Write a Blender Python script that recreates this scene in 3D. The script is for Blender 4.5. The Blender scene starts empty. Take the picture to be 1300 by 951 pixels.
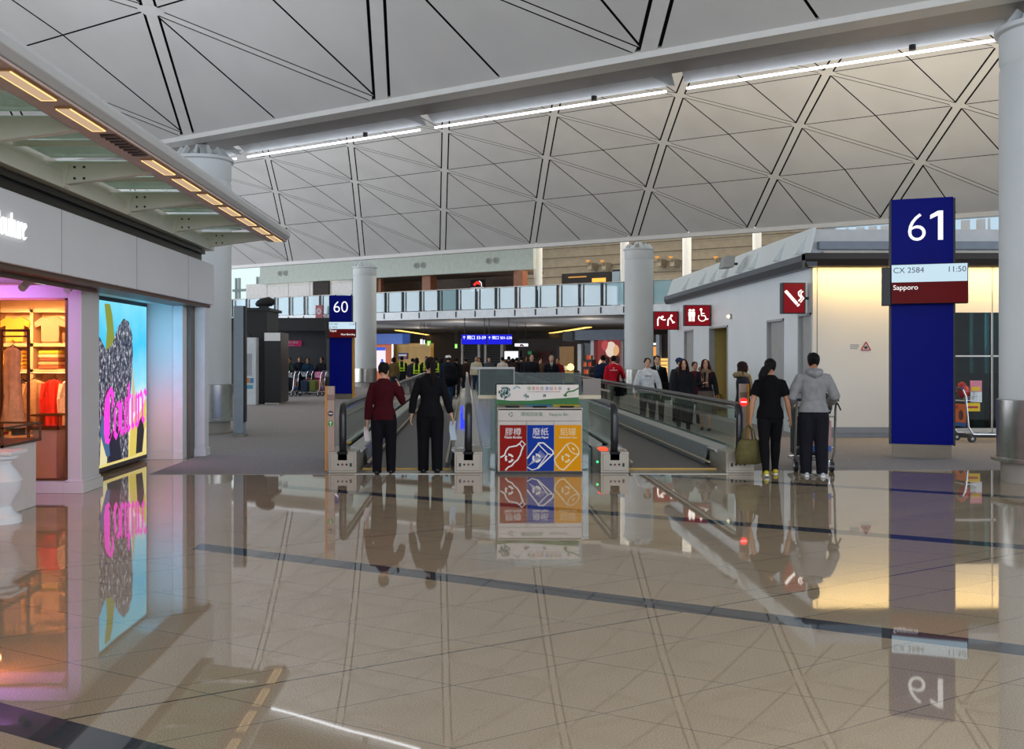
import bpy, bmesh, math, random
from mathutils import Vector, Matrix, Euler
random.seed(7)
PI = math.pi
SC = bpy.context.scene
COL = SC.collection
V = Vector

# ------------------------------------------------------------------ helpers
def srgb(c):
    if isinstance(c, str):
        c = c.lstrip('#'); c = [int(c[i:i+2], 16)/255 for i in (0, 2, 4)]
    return tuple(x/12.92 if x <= .04045 else ((x+.055)/1.055)**2.4 for x in c[:3])

MATS = {}
def mat(name, col='#808080', rough=.5, metal=0, em=None, es=0, var=.06, scale=4., spec=.5, bump=0, bscale=200, coat=0):
    if name in MATS: return MATS[name]
    m = bpy.data.materials.new(name); m.use_nodes = True
    nt = m.node_tree; N = nt.nodes; L = nt.links
    b = N['Principled BSDF']
    c = srgb(col)
    b.inputs['Roughness'].default_value = rough
    b.inputs['Metallic'].default_value = metal
    b.inputs['Specular IOR Level'].default_value = spec
    b.inputs['Coat Weight'].default_value = coat
    b.inputs['Base Color'].default_value = (*c, 1)
    if em is not None:
        b.inputs['Emission Color'].default_value = (*srgb(em), 1)
        b.inputs['Emission Strength'].default_value = es
    if var or bump:
        tc = N.new('ShaderNodeTexCoord')
    if var:
        n = N.new('ShaderNodeTexNoise'); n.inputs['Scale'].default_value = scale; n.inputs['Detail'].default_value = 3
        L.new(tc.outputs['Object'], n.inputs['Vector'])
        r = N.new('ShaderNodeMapRange')
        r.inputs['From Min'].default_value = .3; r.inputs['From Max'].default_value = .7
        r.inputs['To Min'].default_value = 1-var; r.inputs['To Max'].default_value = 1+var
        L.new(n.outputs['Fac'], r.inputs['Value'])
        mx = N.new('ShaderNodeVectorMath'); mx.operation = 'SCALE'
        mx.inputs[0].default_value = c
        L.new(r.outputs['Result'], mx.inputs['Scale']); L.new(mx.outputs['Vector'], b.inputs['Base Color'])
    if bump:
        n2 = N.new('ShaderNodeTexNoise'); n2.inputs['Scale'].default_value = bscale
        L.new(tc.outputs['Object'], n2.inputs['Vector'])
        bp = N.new('ShaderNodeBump'); bp.inputs['Strength'].default_value = bump; bp.inputs['Distance'].default_value = .01
        L.new(n2.outputs['Fac'], bp.inputs['Height']); L.new(bp.outputs['Normal'], b.inputs['Normal'])
    MATS[name] = m
    return m

def glow(name, col, strength):
    if name in MATS: return MATS[name]
    m = mat(name, '#0a0a0a', .5, em=col, es=strength, var=0, spec=.12)
    return m

def glass(name, tint='#dfeeea', refl=.12, haze=0, hazecol='#c8e4ea'):
    """thin architectural pane: tinted see-through, fresnel reflection, optional milky film"""
    if name in MATS: return MATS[name]
    m = bpy.data.materials.new(name); m.use_nodes = True
    nt = m.node_tree; N = nt.nodes; L = nt.links
    N.remove(N['Principled BSDF']); out = N['Material Output']
    t = N.new('ShaderNodeBsdfTransparent'); t.inputs[0].default_value = (*srgb(tint), 1)
    g = N.new('ShaderNodeBsdfGlossy'); g.inputs['Roughness'].default_value = .02
    lw = N.new('ShaderNodeFresnel'); lw.inputs['IOR'].default_value = 1.4
    ad = N.new('ShaderNodeMath'); ad.operation = 'MULTIPLY_ADD'; ad.inputs[1].default_value = 1.0; ad.inputs[2].default_value = max(0, refl-.05)
    ad.use_clamp = True
    L.new(lw.outputs[0], ad.inputs[0])
    ge = N.new('ShaderNodeNewGeometry'); fr = N.new('ShaderNodeMath'); fr.operation = 'SUBTRACT'; fr.inputs[0].default_value = 1; L.new(ge.outputs['Backfacing'], fr.inputs[1])
    fm = N.new('ShaderNodeMath'); fm.operation = 'MULTIPLY'; L.new(ad.outputs[0], fm.inputs[0]); L.new(fr.outputs[0], fm.inputs[1])
    mx = N.new('ShaderNodeMixShader'); L.new(fm.outputs[0], mx.inputs[0])
    src = t.outputs[0]
    if haze:
        d = N.new('ShaderNodeBsdfDiffuse'); d.inputs[0].default_value = (*srgb(hazecol), 1)
        tr = N.new('ShaderNodeBsdfTranslucent'); tr.inputs[0].default_value = (*srgb(hazecol), 1)
        a = N.new('ShaderNodeMixShader'); a.inputs[0].default_value = .5
        L.new(d.outputs[0], a.inputs[1]); L.new(tr.outputs[0], a.inputs[2])
        h = N.new('ShaderNodeMixShader'); h.inputs[0].default_value = haze
        L.new(t.outputs[0], h.inputs[1]); L.new(a.outputs[0], h.inputs[2]); src = h.outputs[0]
    L.new(src, mx.inputs[1]); L.new(g.outputs[0], mx.inputs[2]); L.new(mx.outputs[0], out.inputs[0])
    MATS[name] = m
    return m

class B:
    """collects shapes and links them as ONE mesh object"""
    def __init__(s): s.bm = bmesh.new()
    def face(s, pts):
        vs = [s.bm.verts.new(p) for p in pts]
        return s.bm.faces.new(vs)
    def box(s, x0, x1, y0, y1, z0, z1):
        v = [s.bm.verts.new(p) for p in ((x0,y0,z0),(x1,y0,z0),(x1,y1,z0),(x0,y1,z0),(x0,y0,z1),(x1,y0,z1),(x1,y1,z1),(x0,y1,z1))]
        for f in ((3,2,1,0),(4,5,6,7),(0,1,5,4),(1,2,6,5),(2,3,7,6),(3,0,4,7)): s.bm.faces.new([v[i] for i in f])
        return s
    def prism(s, pts, vec):
        """polygon pts swept by vec"""
        vec = V(vec); a = [s.bm.verts.new(p) for p in pts]; b = [s.bm.verts.new(V(p)+vec) for p in pts]
        n = len(pts); s.bm.faces.new(a[::-1]); s.bm.faces.new(b)
        for i in range(n): s.bm.faces.new((a[i], a[(i+1) % n], b[(i+1) % n], b[i]))
        return s
    def tube(s, pts, r, n=10, side=None, cap=True):
        pts = [V(p) for p in pts]; k = len(pts)
        rs = [r]*k if isinstance(r, (int, float)) or isinstance(r, tuple) else r
        rings = []; last = None
        for i, p in enumerate(pts):
            t = (pts[min(i+1, k-1)]-pts[max(i-1, 0)])
            if t.length < 1e-9: t = V((0, 0, 1))
            t.normalize()
            ref = V(side) if side is not None else (last if last is not None else (V((1,0,0)) if abs(t.x) < .9 else V((0,1,0))))
            sd = ref-t*ref.dot(t)
            if sd.length < 1e-4: sd = V((0,1,0))-t*t.y
            sd.normalize(); last = sd; up = t.cross(sd)
            a, b = rs[i] if isinstance(rs[i], tuple) else (rs[i], rs[i])
            rings.append([s.bm.verts.new(p+sd*(a*math.cos(2*PI*j/n))+up*(b*math.sin(2*PI*j/n))) for j in range(n)])
        for i in range(k-1):
            for j in range(n):
                s.bm.faces.new((rings[i][j], rings[i][(j+1) % n], rings[i+1][(j+1) % n], rings[i+1][j]))
        if cap:
            s.bm.faces.new(rings[0][::-1]); s.bm.faces.new(rings[-1])
        return s
    def cyl(s, p0, p1, r0, r1=None, n=20): return s.tube([p0, p1], [r0, r0 if r1 is None else r1], n)
    def bar(s, pts, w, h, side=(0,0,1)):
        """rectangular section swept along pts; w across, h along side"""
        pts = [V(p) for p in pts]; k = len(pts); rings = []
        for i, p in enumerate(pts):
            t0 = (pts[i]-pts[i-1]).normalized() if i else (pts[1]-pts[0]).normalized()
            t1 = (pts[i+1]-pts[i]).normalized() if i < k-1 else t0
            t = (t0+t1).normalized(); sc = 1/max(.5, t.dot(t1))
            sd = V(side) if not callable(side) else side(i)
            x = t.cross(sd)
            if x.length < 1e-4: x = V((1,0,0))
            x.normalize(); u = x.cross(t).normalized()
            rings.append([s.bm.verts.new(p+x*(a*w/2)*1+u*(b*h/2)*sc) for a, b in ((-1,-1),(1,-1),(1,1),(-1,1))])
        for i in range(k-1):
            for j in range(4): s.bm.faces.new((rings[i][j], rings[i][(j+1) % 4], rings[i+1][(j+1) % 4], rings[i+1][j]))
        s.bm.faces.new(rings[0][::-1]); s.bm.faces.new(rings[-1])
        return s
    def lathe(s, prof, c=(0,0,0), n=32):
        c = V(c); rings = []
        for r, z in prof: rings.append([s.bm.verts.new(c+V((r*math.cos(2*PI*j/n), r*math.sin(2*PI*j/n), z))) for j in range(n)])
        for i in range(len(prof)-1):
            for j in range(n): s.bm.faces.new((rings[i][j], rings[i][(j+1) % n], rings[i+1][(j+1) % n], rings[i+1][j]))
        s.bm.faces.new(rings[0][::-1]); s.bm.faces.new(rings[-1])
        return s
    def ell(s, c, r, n=14, rot=None):
        M = Matrix.Translation(V(c)) @ (rot.to_4x4() if rot else Matrix()) @ Matrix.Diagonal((*r, 1))
        bmesh.ops.create_uvsphere(s.bm, u_segments=n, v_segments=max(6, n*2//3), radius=1, matrix=M)
        return s
    def mk(s, name, m, parent=None, smooth=False, bev=0, loc=None, rot=None):
        bmesh.ops.recalc_face_normals(s.bm, faces=s.bm.faces[:])
        me = bpy.data.meshes.new(name); s.bm.to_mesh(me); s.bm.free()
        o = bpy.data.objects.new(name, me); COL.objects.link(o)
        me.materials.append(m)
        if smooth:
            for p in me.polygons: p.use_smooth = True
            if smooth != 'all':
                me.set_sharp_from_angle(angle=math.radians(40))
        if bev:
            bv = o.modifiers.new('Bevel', 'BEVEL'); bv.width = bev; bv.segments = 2; bv.limit_method = 'ANGLE'
        if parent: o.parent = parent
        if loc: o.location = loc
        if rot is not None: o.rotation_euler = (0, 0, rot)
        return o

def tag(o, label, cat, group=None):
    o['label'] = label; o['category'] = cat
    if group: o['group'] = group
    return o
def thing(name, label, cat, loc=(0,0,0), rz=0, group=None):
    o = bpy.data.objects.new(name, None); COL.objects.link(o)
    o.empty_display_size = .2
    o.location = loc; o.rotation_euler = (0, 0, rz)
    return tag(o, label, cat, group)
def struct(o): o['kind'] = 'structure'; return o
def dup(root, loc, rz=None, label=None, group=None):
    r = root.copy(); COL.objects.link(r); r.location = loc
    if rz is not None: r.rotation_euler = (0, 0, rz)
    if label: r['label'] = label
    if group: r['group'] = group
    for ch in list(root.children):
        c = ch.copy(); COL.objects.link(c); c.parent = r
        for g in list(ch.children):
            d = g.copy(); COL.objects.link(d); d.parent = c
    return r

def text(body, size, loc, m, parent, name='lettering', rot=(PI/2,0,0), align='LEFT', bold=0, sx=1, ext=.002):
    cu = bpy.data.curves.new('t', 'FONT'); cu.body = body; cu.size = size; cu.align_x = align
    cu.extrude = ext; cu.offset = bold; cu.resolution_u = 4
    o = bpy.data.objects.new('t', cu); COL.objects.link(o)
    dg = bpy.context.evaluated_depsgraph_get()
    me = bpy.data.meshes.new_from_object(o.evaluated_get(dg))
    bpy.data.objects.remove(o); bpy.data.curves.remove(cu)
    me.materials.clear(); me.materials.append(m)
    r = bpy.data.objects.new(name, me); COL.objects.link(r); r.parent = parent
    r.location = loc; r.rotation_euler = rot; r.scale = (sx, 1, 1)
    return r

H0 = 1.65; FPX = 1300.; VX = 592.; VY = 453.
def at(x, y, Y):
    """the world point at depth Y metres that the photo shows at pixel x, y"""
    return V(((x-VX)/FPX*Y, Y, H0-(y-VY)/FPX*Y))
def gx(x, Y): return (x-VX)/FPX*Y
def gz(y, Y): return H0-(y-VY)/FPX*Y
# the terminal's own grid is turned 34 degrees: local x = along the vaults, local y = w across them
AX = V((.826, -.564, 0)); AW = V((.564, .826, 0)); ROT = math.atan2(-.564, .826)
def sw(s, w, z): return AX*s+AW*w+V((0, 0, z))
def tosw(p): return (AX.dot(V((p[0], p[1], 0))), AW.dot(V((p[0], p[1], 0))))

# ------------------------------------------------------------------ camera, world
cam = bpy.data.cameras.new('camera'); co = bpy.data.objects.new('camera', cam); COL.objects.link(co)
cam.sensor_width = 36; cam.sensor_fit = 'HORIZONTAL'; cam.lens = 36*FPX/1300
cam.shift_x = (650-VX)/1300; cam.shift_y = (VY-475.5)/1300
co.location = (0, 0, H0); co.rotation_euler = (PI/2, 0, 0); cam.clip_end = 400; cam.clip_start = .05
SC.camera = co
w = bpy.data.worlds.new('world'); SC.world = w; w.use_nodes = True
bg = w.node_tree.nodes['Background']; bg.inputs[0].default_value = (*srgb('#dfe8f2'), 1); bg.inputs[1].default_value = 1.15
vs = SC.view_settings; vs.view_transform = 'Standard'; vs.look = 'None'; vs.gamma = 1; vs.use_curve_mapping = False; vs.exposure = 0
SC.cycles.use_denoising = True
SC.cycles.max_bounces = 8; SC.cycles.diffuse_bounces = 4; SC.cycles.transparent_max_bounces = 24
SC.cycles.caustics_reflective = False; SC.cycles.caustics_refractive = False; SC.cycles.sample_clamp_indirect = 4

def area(name, loc, rot, sx, sy, power, col='#ffffff', spread=None):
    l = bpy.data.lights.new(name, 'AREA'); l.shape = 'RECTANGLE'; l.size = sx; l.size_y = sy; l.energy = power; l.color = srgb(col)
    if spread: l.spread = spread
    o = bpy.data.objects.new(name, l); COL.objects.link(o); o.location = loc; o.rotation_euler = rot
    return o
def spot(name, loc, target, power, col, ang=60, r=.05, blend=.5):
    l = bpy.data.lights.new(name, 'SPOT'); l.energy = power; l.color = srgb(col); l.spot_size = math.radians(ang); l.spot_blend = blend; l.shadow_soft_size = r
    o = bpy.data.objects.new(name, l); COL.objects.link(o); o.location = loc
    o.rotation_euler = (V(target)-V(loc)).to_track_quat('-Z', 'Y').to_euler()
    return o
def point(name, loc, power, col, r=.15):
    l = bpy.data.lights.new(name, 'POINT'); l.energy = power; l.color = srgb(col); l.shadow_soft_size = r
    o = bpy.data.objects.new(name, l); COL.objects.link(o); o.location = loc
    return o

# shared materials
WHITE = mat('white_paint', '#d9dcdd', .55)
STEEL = mat('brushed_steel', '#b9b6b0', .28, 1, var=.08, scale=8)
DARKM = mat('dark_metal', '#26272a', .45, .3)
BLACK = mat('black_plastic', '#101113', .45)
RUBBER = mat('black_rubber', '#202124', .32)
CREAM = mat('cream_panel', '#cfc9b8', .5)
LETTERW = glow('lit_white_lettering', '#ffffff', 1.15)
# ------------------------------------------------------------------ floor
def floor_material():
    m = bpy.data.materials.new('polished_granite'); m.use_nodes = True
    nt = m.node_tree; N = nt.nodes; L = nt.links; b = N['Principled BSDF']
    def val(x, sock):
        if isinstance(x, (int, float)): sock.default_value = x
        else: L.new(x, sock)
    def mt(op, a, b_=0, c_=0):
        n = N.new('ShaderNodeMath'); n.operation = op
        val(a, n.inputs[0]); val(b_, n.inputs[1]); val(c_, n.inputs[2]); return n.outputs[0]
    tc = N.new('ShaderNodeTexCoord'); sp = N.new('ShaderNodeSeparateXYZ'); L.new(tc.outputs['Object'], sp.inputs[0])
    x, y = sp.outputs[0], sp.outputs[1]
    def lin(ax, ay): return mt('ADD', mt('MULTIPLY', x, ax), mt('MULTIPLY', y, ay))
    w2 = lin(.5, .866); s2 = lin(-.52, .854)
    def joint(v, pitch, off, half):
        f = mt('FRACT', mt('DIVIDE', mt('ADD', v, off), pitch))
        return mt('LESS_THAN', mt('ABSOLUTE', mt('SUBTRACT', f, .5)), half/pitch)
    stripe = mt('MULTIPLY', joint(w2, 3.55, -6.55+3.55*2.5, .12), mt('GREATER_THAN', mt('ADD', x, mt('MULTIPLY', y, .0)), -2.35))
    j1 = joint(w2, .71, -6.55+.71*20.5, .0035); j2 = joint(s2, .71, .9, .0035)
    j3 = joint(s2, 3.55, .4, .008)
    n1 = N.new('ShaderNodeTexNoise'); n1.inputs['Scale'].default_value = 130; n1.inputs['Detail'].default_value = 4
    L.new(tc.outputs['Object'], n1.inputs['Vector'])
    cr = N.new('ShaderNodeValToRGB'); L.new(n1.outputs['Fac'], cr.inputs[0])
    cr.color_ramp.elements[0].position = .3; cr.color_ramp.elements[0].color = (*srgb('#8f7e67'), 1)
    cr.color_ramp.elements[1].position = .7; cr.color_ramp.elements[1].color = (*srgb('#bba98d'), 1)
    # broad bands of slightly different stone between the joints
    par = mt('FRACT', mt('MULTIPLY', mt('FLOOR', mt('DIVIDE', mt('ADD', s2, .4), 3.55)), .5))
    par2 = mt('FRACT', mt('MULTIPLY', mt('FLOOR', mt('DIVIDE', mt('ADD', w2, -6.55), 3.55)), .5))
    tone = mt('ADD', .96, mt('MULTIPLY', mt('ABSOLUTE', mt('SUBTRACT', par, par2)), .12))
    sc = N.new('ShaderNodeVectorMath'); sc.operation = 'SCALE'; L.new(cr.outputs[0], sc.inputs[0]); L.new(tone, sc.inputs['Scale'])
    def mix(f, a, col):
        n = N.new('ShaderNodeMix'); n.data_type = 'RGBA'; L.new(f, n.inputs[0]); L.new(a, n.inputs[6]); n.inputs[7].default_value = (*srgb(col), 1); return n.outputs[2]
    c = mix(mt('MAXIMUM', j1, j2), sc.outputs[0], '#6d655b')
    c = mix(j3, c, '#4f4a44'); c = mix(stripe, c, '#3f444a')
    L.new(c, b.inputs['Base Color'])
    b.inputs['Roughness'].default_value = .025; b.inputs['IOR'].default_value = 1.72
    n2 = N.new('ShaderNodeTexNoise'); n2.inputs['Scale'].default_value = 1.6; n2.inputs['Detail'].default_value = 1
    L.new(tc.outputs['Object'], n2.inputs['Vector'])
    bp = N.new('ShaderNodeBump'); bp.inputs['Strength'].default_value = .035; bp.inputs['Distance'].default_value = .01
    L.new(n2.outputs['Fac'], bp.inputs['Height']); L.new(bp.outputs['Normal'], b.inputs['Normal'])
    return m
b = B(); b.box(-34, 40, -14, 100, -.15, 0); struct(b.mk('floor', floor_material()))
CARPET = mat('grey_carpet', '#989494', .95, var=.16, scale=30, spec=.1, bump=.4, bscale=180)
b = B()
b.prism([(-4.45,14.35,0),(-1.97,14.35,0),(-1.97,95,0),(-34,95,0),(-34,17.6,0),(-4.45,17.6,0)], (0,0,.006))
b.prism([(4.1,14.9,0),(40,14.9,0),(40,95,0),(4.1,95,0)], (0,0,.006))
b.prism([(-1.97,46,0),(4.1,46,0),(4.1,95,0),(-1.97,95,0)], (0,0,.006))
struct(b.mk('floor_carpet', CARPET))

# ------------------------------------------------------------------ vaulted ceilings
PROF = [(0,0),(2.44,1.68),(4.56,3.07),(6.65,4.25),(8.8,5.15),(11,5.75),(13.3,5.95),(15.6,5.75),(17.8,5.15),(19.9,4.25),(22,3.07),(24.2,1.68),(25.4,.85)]
PANEL = mat('ceiling_panel', '#c9c8c4', .5, var=.05, scale=.7)
RIB = mat('ceiling_rib', '#cfcec9', .5, var=.03)
GAP = mat('ceiling_gap', '#1c1c1d', .9, var=0, spec=.1)
BAY = 5.25
def inset(tri, ds):
    """move each edge of a triangle (2D, ccw or cw) inward by its own distance"""
    area2 = (tri[1]-tri[0]).cross(tri[2]-tri[0]); sg = 1 if area2 > 0 else -1
    ls = []
    for i in range(3):
        p, q = tri[i], tri[(i+1) % 3]; e = (q-p).normalized(); n = V((-e.y, e.x))*sg
        ls.append((p+n*ds[i], e))
    out = []
    for i in range(3):
        (p, e), (q, f) = ls[i-1], ls[i]
        t = (q-p).cross(f)/e.cross(f); out.append(p+e*t)
    return out
def vault(tagname, w_edge, z_edge, s0, k0, k1, nrow):
    pan = B(); rib = B(); gap = B()
    def P(k, dw, z, a=0): return sw(s0+k*BAY+.739*dw+a, w_edge-dw, z_edge+z)
    for r in range(nrow):
        (d0, z0), (d1, z1) = PROF[r], PROF[r+1]           # r = lower row edge, r+1 = upper
        ln = math.hypot(d1-d0, z1-z0); sk = .739*(d1-d0)
        T = {'TL': V((sk, ln)), 'TR': V((sk+BAY, ln)), 'BL': V((0, 0)), 'BR': V((BAY, 0)), 'BM': V((BAY/2, 0)), 'TM': V((sk+BAY/2, ln))}
        for k in range(k0, k1):
            def to3(p):
                b_ = p.y/ln
                return P(k, d0+(d1-d0)*b_, z0+(z1-z0)*b_, p.x-sk*b_)
            g, s1, hd, row = .178, .022, .088, .016
            for tri, ds in (((T['TL'],T['BL'],T['BM']), (g, row, s1)), ((T['TL'],T['BM'],T['BR']), (s1, row, hd)),
                            ((T['TL'],T['BR'],T['TM']), (hd, s1, row)), ((T['TM'],T['BR'],T['TR']), (s1, g, row))):
                pan.face([to3(p) for p in inset(tri, ds)])
            # the pale doubled diagonal strip and the rib strip
            e = (T['BR']-T['TL']).normalized(); n = V((-e.y, e.x))
            a, c = T['TL']+e*.2, T['BR']-e*.2
            rib.face([to3(q) for q in (a+n*.062, a-n*.062, c-n*.062, c+n*.062)])
            e = (T['TL']-T['BL']).normalized(); n = V((-e.y, e.x)); q0, q1 = T['BL'], T['TL']
            rib.face([to3(q) for q in (q0+n*.12, q0-n*.12, q1-n*.12, q1+n*.12)])
            up = V((0, 0, .1))
            gap.face([to3(T[q])+up for q in ('BL', 'BR', 'TR', 'TL')])
            # small node plate where the lines meet
            nd = T['TL']; rib.face([to3(nd+q)-V((0, 0, .012)) for q in (V((-.28,.08)), V((-.16,-.1)), V((.16,-.16)), V((.3,-.11)), V((.16,.08)), V((-.15,.15)))])
    for bb, nm, m in ((pan, 'ceiling', PANEL), (rib, 'ceiling_ribs', RIB), (gap, 'ceiling_backing', GAP)):
        o = struct(bb.mk(nm, m))
vault('far', 41.9, 6.95, -14.3-BAY*8, 0, 12, 12)
vault('near', 14.6, 6.3, -11.84-BAY*3, 0, 9, 12)

# edge beams: gutter beam between the vaults, thin lip at the far edge
SOFFIT = mat('beam_soffit', '#85807c', .5)
def swbox(name, s0, s1, w0, w1, z0, z1, m, bev=0):
    b = B(); b.box(s0, s1, w0, w1, z0, z1); return b.mk(name, m, rot=ROT, bev=bev)
struct(swbox('trim_1', -38, 34, 14.55, 14.95, 6.24, 6.36, RIB))
struct(swbox('trim_2', -38, 34, 14.97, 15.72, 6.28, 7.4, SOFFIT))
struct(swbox('trim_3', -58, 12, 41.85, 42.15, 6.82, 7.0, RIB))
b = B(); b.face([(-38,15.7,7.4),(34,15.7,7.4),(34,16.6,7.95),(-38,16.6,7.95)]); struct(b.mk('trim_4', RIB, rot=ROT))

# strip lights hung along the gutter beam, one per bay
REFL = mat('lamp_reflector', '#d5dade', .5)
TUBE = glow('fluorescent_tube', '#f4f8ff', 4.5)
places = ['above the glazed canopy', 'right of the left column', 'left of the top centre', 'over the recycling bin', 'over the far white column', 'over the smoking sign', 'over the gate 61 pylon', 'beside the right-hand column']
for i, k in enumerate(range(-1, 6)):
    s0 = -11.84-BAY+k*BAY-.1
    t = thing('strip_light', 'fluorescent strip light under the gutter beam, '+places[i], 'light', tuple(sw(s0, 15.72, 6.28)), ROT, 'strip lights along the gutter beam')
    r = B(); r.face([(.15,0,.2),(4.55,0,.2),(5.0,.62,-.02),(.0,.62,-.02)]); r.face([(0,.62,-.02),(5.0,.62,-.02),(5.0,.7,.1),(0,.7,.1)])
    r.face([(.15,0,.2),(0,.62,-.02),(0,.7,.1)]); r.face([(4.55,0,.2),(5,.62,-.02),(5,.7,.1)])
    r.mk('reflector', REFL, t)
    u = B(); u.cyl((.02,.64,-.1), (4.9,.64,-.1), .022, n=8); u.mk('lamp_tube', TUBE, t)
    q = B(); q.prism([(4.6,.02,.18),(5.22,.02,.18),(5.05,.66,-.03)], (0,0,.02)); q.mk('end_plate', mat('grey_plate', '#aeb3b6', .5), t)
    q = B(); q.cyl((3.6,.5,-.02), (3.6,.5,-.1), .05, n=12); q.mk('smoke_detector', BLACK, t)

# ------------------------------------------------------------------ columns
COLM = mat('column_paint', '#cdd2d2', .5, var=.03, scale=1)
def column(x, y, r, h, label, collar=1.02):
    t = thing('column', label, 'column', (x, y, 0), 0, 'round white columns')
    b = B(); b.lathe([(r, collar), (r, h-.55), (r*.96, h-.5), (r, h-.45), (r, h-.02)], n=48); b.mk('shaft', COLM, t, True)
    b = B(); b.lathe([(r+.03, .3), (r+.03, collar+.03), (r, collar+.04)], n=48); b.mk('steel_collar', STEEL, t, True)
    b = B(); b.lathe([(r+.03, .26), (r+.1, .27), (r+.1, .31), (r+.03, .32)], n=48); b.mk('bumper_ring', STEEL, t, True, 0)
    b = B(); b.lathe([(r-.02, 0), (r-.02, .27)], n=48); b.mk('base', mat('column_base', '#a9a49b', .5), t, True)
    b = B(); b.lathe([(r, h-.08), (r+.06, h-.06), (r+.06, h), (r-.1, h+.01)], n=48); b.mk('cap_ring', COLM, t, True)
    b = B()
    for j in range(12):
        a = j*PI/6; c, s_ = math.cos(a), math.sin(a)
        b.bar([(c*(r-.05), s_*(r-.05), h), (c*(r-.2), s_*(r-.2), h+.2)], .05, .1)
    for j in range(4):
        a = j*PI/2+.4; b.bar([(math.cos(a)*r*.55, math.sin(a)*r*.55, h), (math.cos(a)*r*.12, math.sin(a)*r*.12, h+.3)], .16, .05)
    b.mk('cap_brackets', COLM, t)
    return t
column(7.72, 13.55, .6, 6.02, 'round white column with steel collar, cut by the right frame edge', 1.05)
column(-5.75, 22.3, .62, 5.95, 'round white column with steel collar beside the shop end, under the canopy tip')
column(gx(463, 56), 56, .64, 6.55, 'round white column with steel collar just right of the gate 60 pylon', .98)
column(gx(811, 46.6), 46.6, .65, 6.55, 'round white column with steel collar behind the right moving walkway', 1.05)

# ------------------------------------------------------------------ mezzanine (in the terminal's own s, w frame)
DSOF = mat('dark_soffit', '#a4a6aa', .7)
struct(swbox('ceiling_mezzanine', -75, 6, 47, 76, 3.8, 4.18, DSOF))
struct(swbox('trim_5', -75, 6, 46.92, 47.0, 3.78, 4.24, mat('slab_edge', '#e2e6e8', .5)))
BSL = mat('beige_slats', '#9c9588', .7, var=.1, scale=2)
b = B()
b.box(-90, 20, 78, 78.4, 4.18, 16)
for i in range(14): b.box(-90, 20, 77.85, 78, 4.5+i*.82, 4.5+i*.82+.55)
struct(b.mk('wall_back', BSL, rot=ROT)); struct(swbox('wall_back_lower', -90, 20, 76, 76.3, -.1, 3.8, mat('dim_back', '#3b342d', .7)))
struct(swbox('ceiling_hall', -90, 20, 41.9, 78, 15.6, 15.9, mat('hall_ceiling', '#b9b4a8', .7)))
# bulkhead with pale green face above the upper-level shops
zz = 56
def sx(x, w):   # s coordinate of the photo column x on the plane w
    k = (x-VX)/FPX; Y = w/(.564*k+.826); return .826*k*Y-.564*Y
def sY(x, w): return w/(.564*(x-VX)/FPX+.826)
GREENISH = mat('pale_green_plaster', '#ccd4c9', .6)
s0, s1 = sx(330, zz), sx(677, zz)
struct(swbox('wall_upper', s0, s1, zz, zz+.4, 7.22, 8.7, GREENISH))
PALEW = mat('pale_wall_panel', '#f1ece6', .5)
b = B()
for i in range(6):
    a0 = sx(318+i*27, zz+1); a1 = sx(318+(i+1)*27, zz+1)
    if i != 2 or True: b.box(a0+.03, a1-.03, zz+.5, zz+.7, 4.18, 7.3)
struct(b.mk('wall_upper_left', PALEW, rot=ROT))
BROWN = mat('brown_panel', '#5e4632', .5, var=.15, scale=3)
struct(swbox('wall_upper_shop', sx(478, 60), sx(662, 60), 60, 60.3, 4.18, 7.4, BROWN))
struct(swbox('ceiling_upper_shop', sx(470, 60), sx(690, 60), 56.4, 60, 7.22, 7.4, mat('dark_plaster', '#5b4a40', .7)))
def swthing(name, label, cat, x, w, z=0, group=None):
    Y = sY(x, w); return thing(name, label, cat, (gx(x, Y), Y, z), ROT, group)
def mY(x, w): return sY(x, w)/FPX   # metres per photo pixel there
# wood pillars at the upper shop front
for x0, x1, lb in ((538, 552, 'square wood-clad pillar behind the balcony glass, left of the red screen'), (654, 668, 'square wood-clad pillar behind the balcony at the bulkhead end'), (480, 486, 'narrow wood-clad pillar at the left end of the upper shop')):
    m_ = mY(x0, 57); t = swthing('wood_pillar', lb, 'pillar', (x0+x1)/2, 57, 4.18, 'wood pillars of the upper shop')
    hw = (x1-x0)/2*m_*.95
    b = B(); b.box(-hw, hw, -hw, hw, 0, 3.04); b.mk('shaft', mat('warm_wood', '#a5694a', .45, var=.15, scale=5), t, bev=.02)
    b = B(); b.box(-hw-.02, hw+.02, -hw-.02, hw+.02, 0, .16); b.mk('plinth', DARKM, t)
# bright slim columns of the hall
for x, y0, y1, w_, lb in ((961, 296, 330, 62, 'slim bright white column above the white building roof, rightmost'), (872, 321, 352, 62, 'slim bright white column right of the far round column'), (683, 340, 362, 58, 'slim white column behind the balcony glass near its middle'), (793, 322, 362, 60, 'slim white column half hidden by the left side of the far round column')):
    Y = sY(x, w_); t = swthing('slim_column', lb, 'column', x, w_, 4.18, 'slim white hall columns'); r = 5.5*Y/FPX
    b = B(); b.lathe([(r, 0), (r, 7.2)], n=20); b.mk('shaft', mat('bright_white', '#f4f6f6', .6, var=0, em='#ffffff', es=0), t, True)
    b = B(); b.lathe([(r+.05, 0), (r+.05, .12)], n=20); b.mk('base_ring', STEEL, t)

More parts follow.
